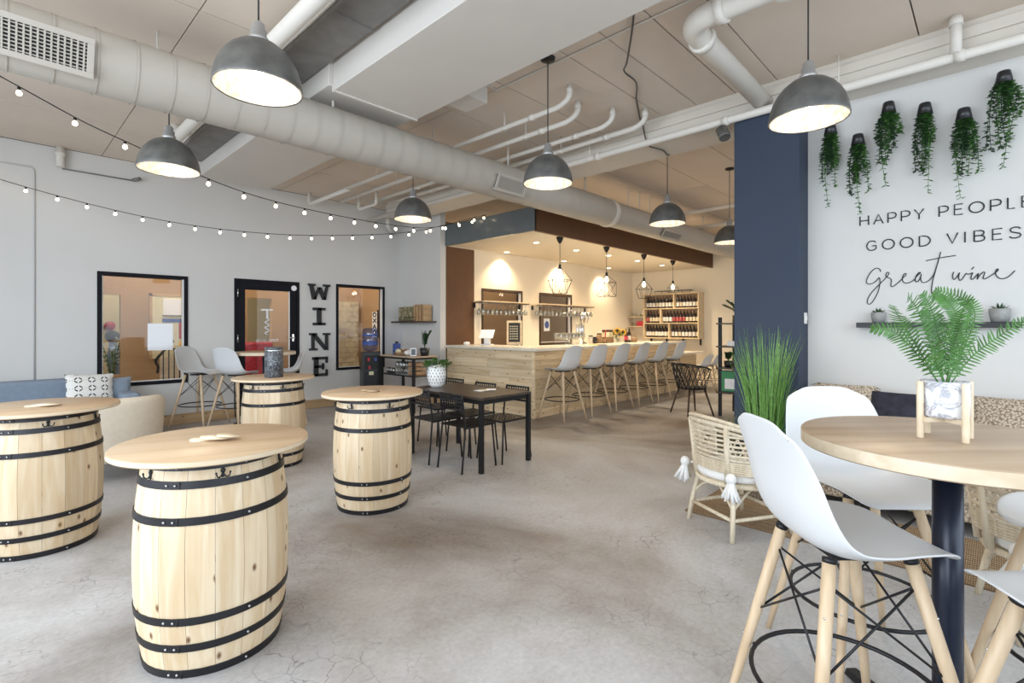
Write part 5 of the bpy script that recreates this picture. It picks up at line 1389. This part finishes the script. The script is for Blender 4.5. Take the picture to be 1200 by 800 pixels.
for i, (y, z, L, lab, wdt) in enumerate(HP):
    t = thing('hanging_planter', lab, 'plant', (5.14, y, z), random.uniform(-.2, .2), 'upside-down planters on the right wall')
    MB().lathe([(.001, .045), (.034, .045), (.038, .04), (.052, -.045), (.047, -.045), (.036, .03), (.001, .03)], 20).build('pot', appliance, t)
    MB().box(.0, .07, -.008, .008, .0, .016).build('wall_arm', black_metal, t)
    rnd = random.Random(20 + i)
    for q in range(13):
        a = 2 * PI * q / 13 + rnd.uniform(-.3, .3); ln = L * (rnd.uniform(.3, .78) if q else 1.0)
        sx = .05 * wdt * rnd.uniform(.4, 1); sy = .07 * wdt * math.sin(a) * rnd.uniform(.6, 1) + (.03 * (q % 3 - 1)); 
        if q == 0: sy = rnd.uniform(-.04, .05)
        P = spline([(.0, .02 * math.sin(a), -.03), (-sx * .5, sy * .7, -.09), (-sx, sy, -.12 - ln * .35), (-sx * .7 + .02, sy * .8 + rnd.uniform(-.03, .03), -.05 - ln)], 8)
        m = MB(); m.tube(P, .0022, 4)
        for j in range(2, len(P)):
            for w_ in range(3):
                an = rnd.uniform(0, 2 * PI); d = Vector((math.cos(an), math.sin(an), rnd.uniform(-.8, .2))).normalized()
                if P[j].x + d.x * .03 > .06: d.x = -abs(d.x)
                sd = d.cross(Vector((0, 0, 1))).normalized(); s_ = rnd.uniform(.026, .042); b0 = P[j]
                m.add([b0, b0 + d * s_ * .5 + sd * s_ * .34, b0 + d * s_, b0 + d * s_ * .5 - sd * s_ * .34, b0 + d * s_ * .5 + Vector((0, 0, -.004))], [(0, 4, 1), (1, 4, 2), (2, 4, 3), (3, 4, 0)])
        m.build('vine', leaf_dark if q % 3 else leaf_mid, t)
sw = thing('wall_switch', 'small white switch plate at the edge of the blue column', 'switch', (5.10, 1.232, 1.479))
MB().box(-.035, .035, -.012, 0, -.05, .05).build('plate', white_plastic, sw, bevel=.003); MB().box(-.01, .01, -.02, -.012, -.02, .02).build('toggle', white_plastic, sw)

# ------------------------------------------------------------------ rattan corner
rug = thing('jute_rug', 'round-braided brown jute rug under the rattan seats', 'rug', (3.68, 0, 0))
MB().box(0, .79, -2.0, 1.70, .0, .010).build('rug_base', jute, rug)
rm = MB()
for k in range(31):
    x = .0125 + .025 * k
    rm.add([(x - .0115, -2, .008), (x, -2, .0155), (x + .0115, -2, .008), (x - .0115, 1.7, .008), (x, 1.7, .0155), (x + .0115, 1.7, .008)], [(0, 1, 4, 3), (1, 2, 5, 4)], True)
stuff(rm.build('braid_rows', jute, rug))
def rattan_chair(u, v, f, lab):
    t = thing('rattan_armchair', lab, 'armchair', (u, v, .0), face_dir(*f), 'pale rattan armchairs')
    PH = [-1.75, -1.2, -.55, .55, 1.2, 1.75]
    def pt(ph, z):
        fl = 1 + .16 * (z - .34) / .42
        return Vector((.29 * fl * math.sin(ph) * (1.04 if abs(ph) < 1.6 else 1), -.26 * fl * math.cos(ph), z))
    def rim(ph): return .755 - .135 * (abs(ph) / 1.75) ** 2.2
    arc = [-1.75 + 3.5 * k / 28 for k in range(29)]
    MB().tube([pt(p, rim(p)) for p in arc], .0165, 10).build('top_rim', rattan, t)
    MB().tube([pt(p, rim(p) - .035) for p in arc], .011, 8).build('second_rim', rattan, t)
    for p in PH:
        MB().tube([pt(p, .36), pt(p, .5), pt(p, rim(p))], .020 if abs(p) < 1.6 else .016, 8).build('upright', rattan, t)
    for j in range(7):
        zf = .525 + .031 * j
        MB().tube([pt(p, min(zf, rim(p) - .04)) for p in arc], .0088, 6).build('back_slat', rattan, t)
    lw = MB()
    for j in range(6):
        lw.tube([pt(p, .437 + .0135 * j) for p in arc], .0074, 6)
    stuff(lw.build('woven_lower_back', rattan, t))
    la = MB()
    for s in (-1, 1):
        for j in range(6):
            p0 = s * (.55 + .2 * j)
            la.tube([pt(p0 + s * .24 * k / 4, .53 + (rim(p0) - .57) * k / 4) * .985 for k in range(5)], .0055, 5)
            la.tube([pt(p0 + s * .24 * (1 - k / 4), .53 + (rim(p0) - .57) * k / 4) * .985 for k in range(5)], .0055, 5)
    stuff(la.build('cross_lattice', rattan, t))
    MB().tube([pt(q_, rim(q_) + .034 * math.sin(PI * (q_ + 1.5) / 3.0)) for q_ in [-1.5 + 3.0 * k / 24 for k in range(25)]], .013, 8).build('arched_rim', rattan, t)
    wr_ = MB()
    for p in (-.55, .55):
        for j in range(4):
            c = pt(p, .47 + .012 * j); wr_.tube([c + Vector((math.cos(2 * PI * k / 10), math.sin(2 * PI * k / 10), .3 * math.sin(2 * PI * k / 10))) * .019 for k in range(10)], .004, 5, True)
    wr_.build('binding', rattan, t)
    MB().tube([(.27 * math.cos(2 * PI * k / 32), .27 * math.sin(2 * PI * k / 32), .35) for k in range(32)], .017, 8, True).build('seat_ring', rattan, t)
    MB().lathe([(.001, .345), (.265, .345), (.265, .362), (.001, .362)], 32).build('seat_base', rattan, t)
    feet = [(-.225, -.245), (.225, -.245), (.235, .235), (-.235, .235)]
    for x, y in feet:
        MB().tube([(x * .78, y * .78, .35), (x * .92, y * .92, .15), (x, y, 0)], [.017, .0165, .015], 10).build('leg', rattan, t)
    for i in range(4):
        a, b = feet[i], feet[(i + 1) % 4]
        MB().tube([(a[0] * .93, a[1] * .93, .135), (b[0] * .93, b[1] * .93, .135)], .0125, 8).build('stretcher', rattan, t)
        mx_, my_ = (a[0] + b[0]) / 2 * .75, (a[1] + b[1]) / 2 * .75
        MB().tube(spline([(a[0] * .9, a[1] * .9, .2), (mx_ + (a[0] - mx_) * .4, my_ + (a[1] - my_) * .4, .30), (mx_, my_, .325), (mx_ + (b[0] - mx_) * .4, my_ + (b[1] - my_) * .4, .30), (b[0] * .9, b[1] * .9, .2)], 5), .010, 8).build('arched_brace', rattan, t)
    cu = MB().lathe([(.001, .362), (.23, .362), (.268, .378), (.275, .40), (.262, .43), (.19, .447), (.001, .45)], 28).build('seat_cushion', white_cotton, t)
    rnd = random.Random(3)
    for s in (-1, 1):
        m = MB(); c = Vector((s * .235, -.265, .42))
        m.ball(c, .036, 10, 8)
        m.tube([Vector((s * .17, -.17, .41)), c], .008, 6)
        for k in range(44):
            a = rnd.uniform(0, 2 * PI); q = rnd.uniform(.2, 1); d = Vector((math.cos(a) * .075 * q + s * .02, math.sin(a) * .06 * q - .01, -.135 * rnd.uniform(.8, 1.05)))
            m.tube([c, c + d * .4 + Vector((0, 0, -.01)), c + d], [.015, .013, .006], 5)
        m.build('tassel', white_cotton, cu)
rattan_chair(3.66, 1.30, (.86, -.48), 'pale rattan armchair in mid view, its slatted back to the camera')
rattan_chair(3.44, -.23, (.95, .28), 'pale rattan armchair behind the dark table pole at the right edge')
rs = thing('woven_sofa', 'beige woven rattan sofa along the right wall', 'sofa', (4.85, -.4, 0))
MB().box(-.36, .34, -1.3, 1.52, .10, .38).build('base', throw, rs, bevel=.02)
MB().box(.18, .34, -1.3, 1.52, .38, .86).build('woven_back', throw, rs, bevel=.04, seg=3)
for a, b in ((-1.26, -.34), (-.33, .58), (.59, 1.48)): MB().box(-.37, .18, a, b, .38, .50).build('seat_cushion', white_cotton, rs, bevel=.04, seg=3)
for x in (-.3, .28):
    for y in (-1.2, 1.42): MB().tube([(x, y, .1), (x, y, 0.0)], .025, 8).build('leg', dark_wood, rs)
def cushion(name, u, v, z, w, h, mm, lab, lean=.18, rz=PI / 2, fringe=False):
    o = pillow(w, h, .15, .05).build(name, mm, None, (u, v, z)); o.rotation_euler = (lean * 0, 0, -PI / 2)
    o.rotation_euler = (-lean, 0, -PI / 2)
    tag(o, lab, 'pillow')
    if fringe:
        m = MB(); r_ = random.Random(1)
        for s in (-1, 1):
            for k in range(22):
                zz_ = -h / 2 + h * (k + .5) / 22
                m.tube([(s * w * .47, 0, zz_), (s * (w * .5 + .02), r_.uniform(-.01, .01), zz_ + r_.uniform(-.012, .0)), (s * (w * .5 + .035), r_.uniform(-.015, .015), zz_ - .015)], .005, 5)
        m.build('fringe', throw if mm is throw else white_cotton, o)
    return o
cushion('throw_pillow', 4.93, .90, .715, .42, .42, throw, 'beige fringed woven pillow behind the second right stool', .15, fringe=True)
cushion('throw_pillow', 4.90, .50, .70, .44, .38, dark_cushion, 'dark velvet pillow on the woven sofa left of the fern pot', .2)
cushion('throw_pillow', 4.92, -.12, .705, .50, .40, throw, 'beige woven pillow on the sofa right of the fern pot', .18)

# ------------------------------------------------------------------ fern on the table
fz = 1.0505
fp = thing('fern_stand', 'green fern in a white marble pot on a wooden peg stand', 'plant', (2.09, .112, fz), -.05)
MB().lathe([(.001, .066), (.052, .066), (.060, .075), (.062, .18), (.056, .18), (.054, .16), (.001, .16)], 32).build('pot', marble_white, fp)
MB().lathe([(.001, .158), (.0545, .160)], 20, caps=False).build('soil', terracotta_soil, fp)
rt = Vector((.79, -.62, 0)); aw = Vector((.62, .79, 0))
for k in range(4):
    a = [-1.75, -.1, 1.4, 3.0][k]
    p = rt * math.sin(a) * .073 - aw * math.cos(a) * .073
    MB().lathe([(.0088, 0), (.0095, .003), (.0095, .176), (.0085, .179), (.001, .179)], 14, (p.x, p.y, 0)).build('stand_leg', pale_edge, fp)
MB().box(-.07, .07, -.009, .009, .052, .066, Matrix.Rotation(-.7, 4, 'Z')).box(-.07, .07, -.009, .009, .052, .066, Matrix.Rotation(.87, 4, 'Z')).build('cross_bars', pale_edge, fp)
K = .00262
FR = [[(0, 0), (-20, -50), (-42, -92), (-64, -108)], [(-3, 0), (-30, -38), (-55, -66), (-80, -70)], [(-3, 0), (-26, -48), (-36, -80), (-30, -100)], [(-2, 0), (-9, -58), (-20, -95), (-34, -112)], [(0, 0), (3, -52), (2, -84), (-4, -104)], [(2, 0), (14, -52), (22, -82), (14, -104), (4, -113)], [(3, 0), (28, -50), (46, -88), (42, -108), (22, -121)], [(3, 0), (28, -36), (54, -60), (79, -82)], [(-2, 0), (-16, -30), (-28, -48), (-38, -58)], [(2, 0), (14, -36), (20, -66), (22, -90)], [(0, 0), (-6, -42), (-8, -70), (-14, -92)], [(1, 0), (8, -30), (14, -60), (6, -88)]]
rnd = random.Random(11)
for q, pts in enumerate(FR):
    dep = [-.6, .2, .9, -.2, -.8, .5, .9, -.3, -.9, .8, .3, -.5][q]
    n = len(pts)
    P3 = []
    for i, (x, y) in enumerate(pts):
        f = i / (n - 1); p = RIGHT * (x * K) + AWAY * (dep * .12 * f * f + .01 * dep); P3.append((p.x, p.y, .160 - y * K))
    P = spline(P3, 10); m = MB(); m.tube(P, [.0022 * (1 - .7 * i / len(P)) for i in range(len(P))], 5)
    tot = len(P)
    for j in range(5, tot - 1):
        f = j / tot; L = .035 * math.sin(PI * min(1, .12 + f * .86)) ** .75 + .004
        tg = (P[j + 1] - P[j - 1]).normalized(); vw = (AWAY + Vector((0, 0, rnd.uniform(-.5, .5)))).normalized()
        sd = tg.cross(vw).normalized()
        for sg_ in (-1, 1):
            d = (sd * sg_ + tg * .45 + Vector((0, 0, -.12))).normalized(); wd_ = tg * .0030
            b0 = P[j]
            m.add([b0 - wd_, b0 + wd_, b0 + d * L * .6 + wd_ * .9, b0 + d * L, b0 + d * L * .6 - wd_ * .9], [(0, 1, 2, 4), (4, 2, 3)])
    m.build('frond', leaf_mid, fp)

# ------------------------------------------------------------------ tall grass by the column and shrub
gp = thing('grass_planter', 'tall bright green grass in a woven planter before the blue column', 'plant', (4.44, 1.36, 0.0))
MB().lathe([(.001, .0), (.15, 0), (.18, .20), (.17, .40), (.16, .40), (.165, .2), (.001, .36)], 24).build('planter', throw, gp)
def blades(n, r, h0, h1, spread, seed, w):
    rnd = random.Random(seed); m = MB()
    for k in range(n):
        a = rnd.uniform(0, 2 * PI); q = r * math.sqrt(rnd.random()); h = rnd.uniform(h0, h1); s = spread * rnd.uniform(.2, 1)
        a2 = a + rnd.uniform(-.5, .5)
        b0 = Vector((q * math.cos(a), q * math.sin(a), 0)); d = Vector((math.cos(a2), math.sin(a2), 0)); sd = Vector((-math.sin(a2 + .6), math.cos(a2 + .6), 0))
        pts = []
        for i in range(5):
            f = i / 4; pts.append(b0 + d * s * f ** 2 + Vector((0, 0, h * (f - .12 * f * f * s / max(spread, .01)))))
        vs = []
        for i, p in enumerate(pts): ww = w * (1 - (i / 4) ** 2) + .0006; vs += [p - sd * ww, p + sd * ww]
        m.add(vs, [(2 * i, 2 * i + 1, 2 * i + 3, 2 * i + 2) for i in range(4)], True)
    return m
stuff(blades(270, .12, .55, 1.10, .20, 4, .0042).build('grass_blades', leaf_grass, gp, (0, 0, .37)))
stuff(blades(150, .13, .18, .42, .27, 5, .003).build('short_blades', leaf_grass, gp, (0, 0, .37)))
dg = thing('dry_grass_pot', 'low dry brownish grass in a dark pot behind the rattan armchair', 'plant', (4.60, 1.78, 0))
MB().lathe([(.001, 0), (.13, 0), (.15, .3), (.14, .3), (.001, .27)], 20).build('pot', grey_pot, dg)
stuff(blades(170, .11, .12, .34, .17, 8, .004).build('dry_blades', leaf_dry, dg, (0, 0, .27)))
stuff(blades(60, .10, .2, .36, .15, 9, .005).build('green_blades', leaf_dark, dg, (0, 0, .27)))

# ------------------------------------------------------------------ black shelf stand and basket chairs beyond the column
et = thing('plant_shelf', 'black etagere shelf half hidden by the blue column', 'shelf', (8.3, 2.95, 0))
for x in (-.30, .30):
    for y in (-.17, .17): MB().box(x - .022, x + .022, y - .022, y + .022, 0, 1.55).build('post', black_metal, et)
for z in (.36, .74, 1.08, 1.44): MB().box(-.34, .34, -.20, .22, z, z + .022).build('shelf_board', black_table, et)
zz('spiky plant in a black pot on top of the black shelf', (8.25, 2.93, 1.4625), .09, .12, 9, .22, appliance, leaf_dark, 31, .28)
zz('small dark plant on the middle shelf of the black shelf', (8.15, 3.05, .7625), .07, .10, 7, .12, appliance, leaf_dark, 32, .09)
tag(MB().box(8.02, 8.10, 2.86, 3.02, 1.1025, 1.18).build('white_box', paper, bevel=.004), 'white box on the upper shelf of the black shelf', 'box')
pg = thing('green_sign', 'green and white framed sign on the lower shelf of the black shelf', 'sign', (8.02, 2.98, .3825), face_dir(1, .3))
MB().box(-.13, .13, -.012, .012, 0, .34).build('frame', black_metal, pg); MB().box(-.115, .115, -.014, -.012, .015, .325).build('green_sheet', green_print, pg); MB().box(-.07, .07, -.0155, -.014, .05, .21).build('white_block', paper, pg)
def basket_chair(u, v, f, lab):
    t = thing('basket_chair', lab, 'chair', (u, v, 0), face_dir(*f), 'black basket weave chairs')
    def q(ph, b):
        z = .42 + (.40 - .13 * (1 - math.cos(ph)) * .5 * (abs(ph) / 2.2)) * b
        r = .22 + .085 * b
        return Vector((r * math.sin(ph) * 1.05, -r * math.cos(ph), z))
    m = MB(); N_ = 15
    for k in range(N_):
        ph = -2.0 + 4.0 * k / (N_ - 1)
        for s in (-.5, .5):
            m.tube([q(max(-2.1, min(2.1, ph + s * j / 5)), j / 5) for j in range(6)], .0065, 5)
    stuff(m.build('lattice_back', black_metal, t))
    MB().tube([q(-2.1 + 4.2 * k / 30, 1) for k in range(31)], .012, 8).build('top_rim', black_metal, t)
    MB().lathe([(.001, .405), (.20, .405), (.235, .42), (.22, .435), (.001, .425)], 24).build('seat', black_metal, t)
    for x in (-1, 1):
        for y in (-1, 1): MB().tube([(x * .14, y * .14, .41), (x * .235, y * .235, 0)], [.017, .012], 8).build('leg', dark_wood, t)
basket_chair(7.86, 3.52, (.85, -.5), 'black basket weave chair in the aisle beyond the rattan armchair')
basket_chair(9.35, 2.95, (-.8, .4), 'second black basket weave chair farther off beside the black shelf')
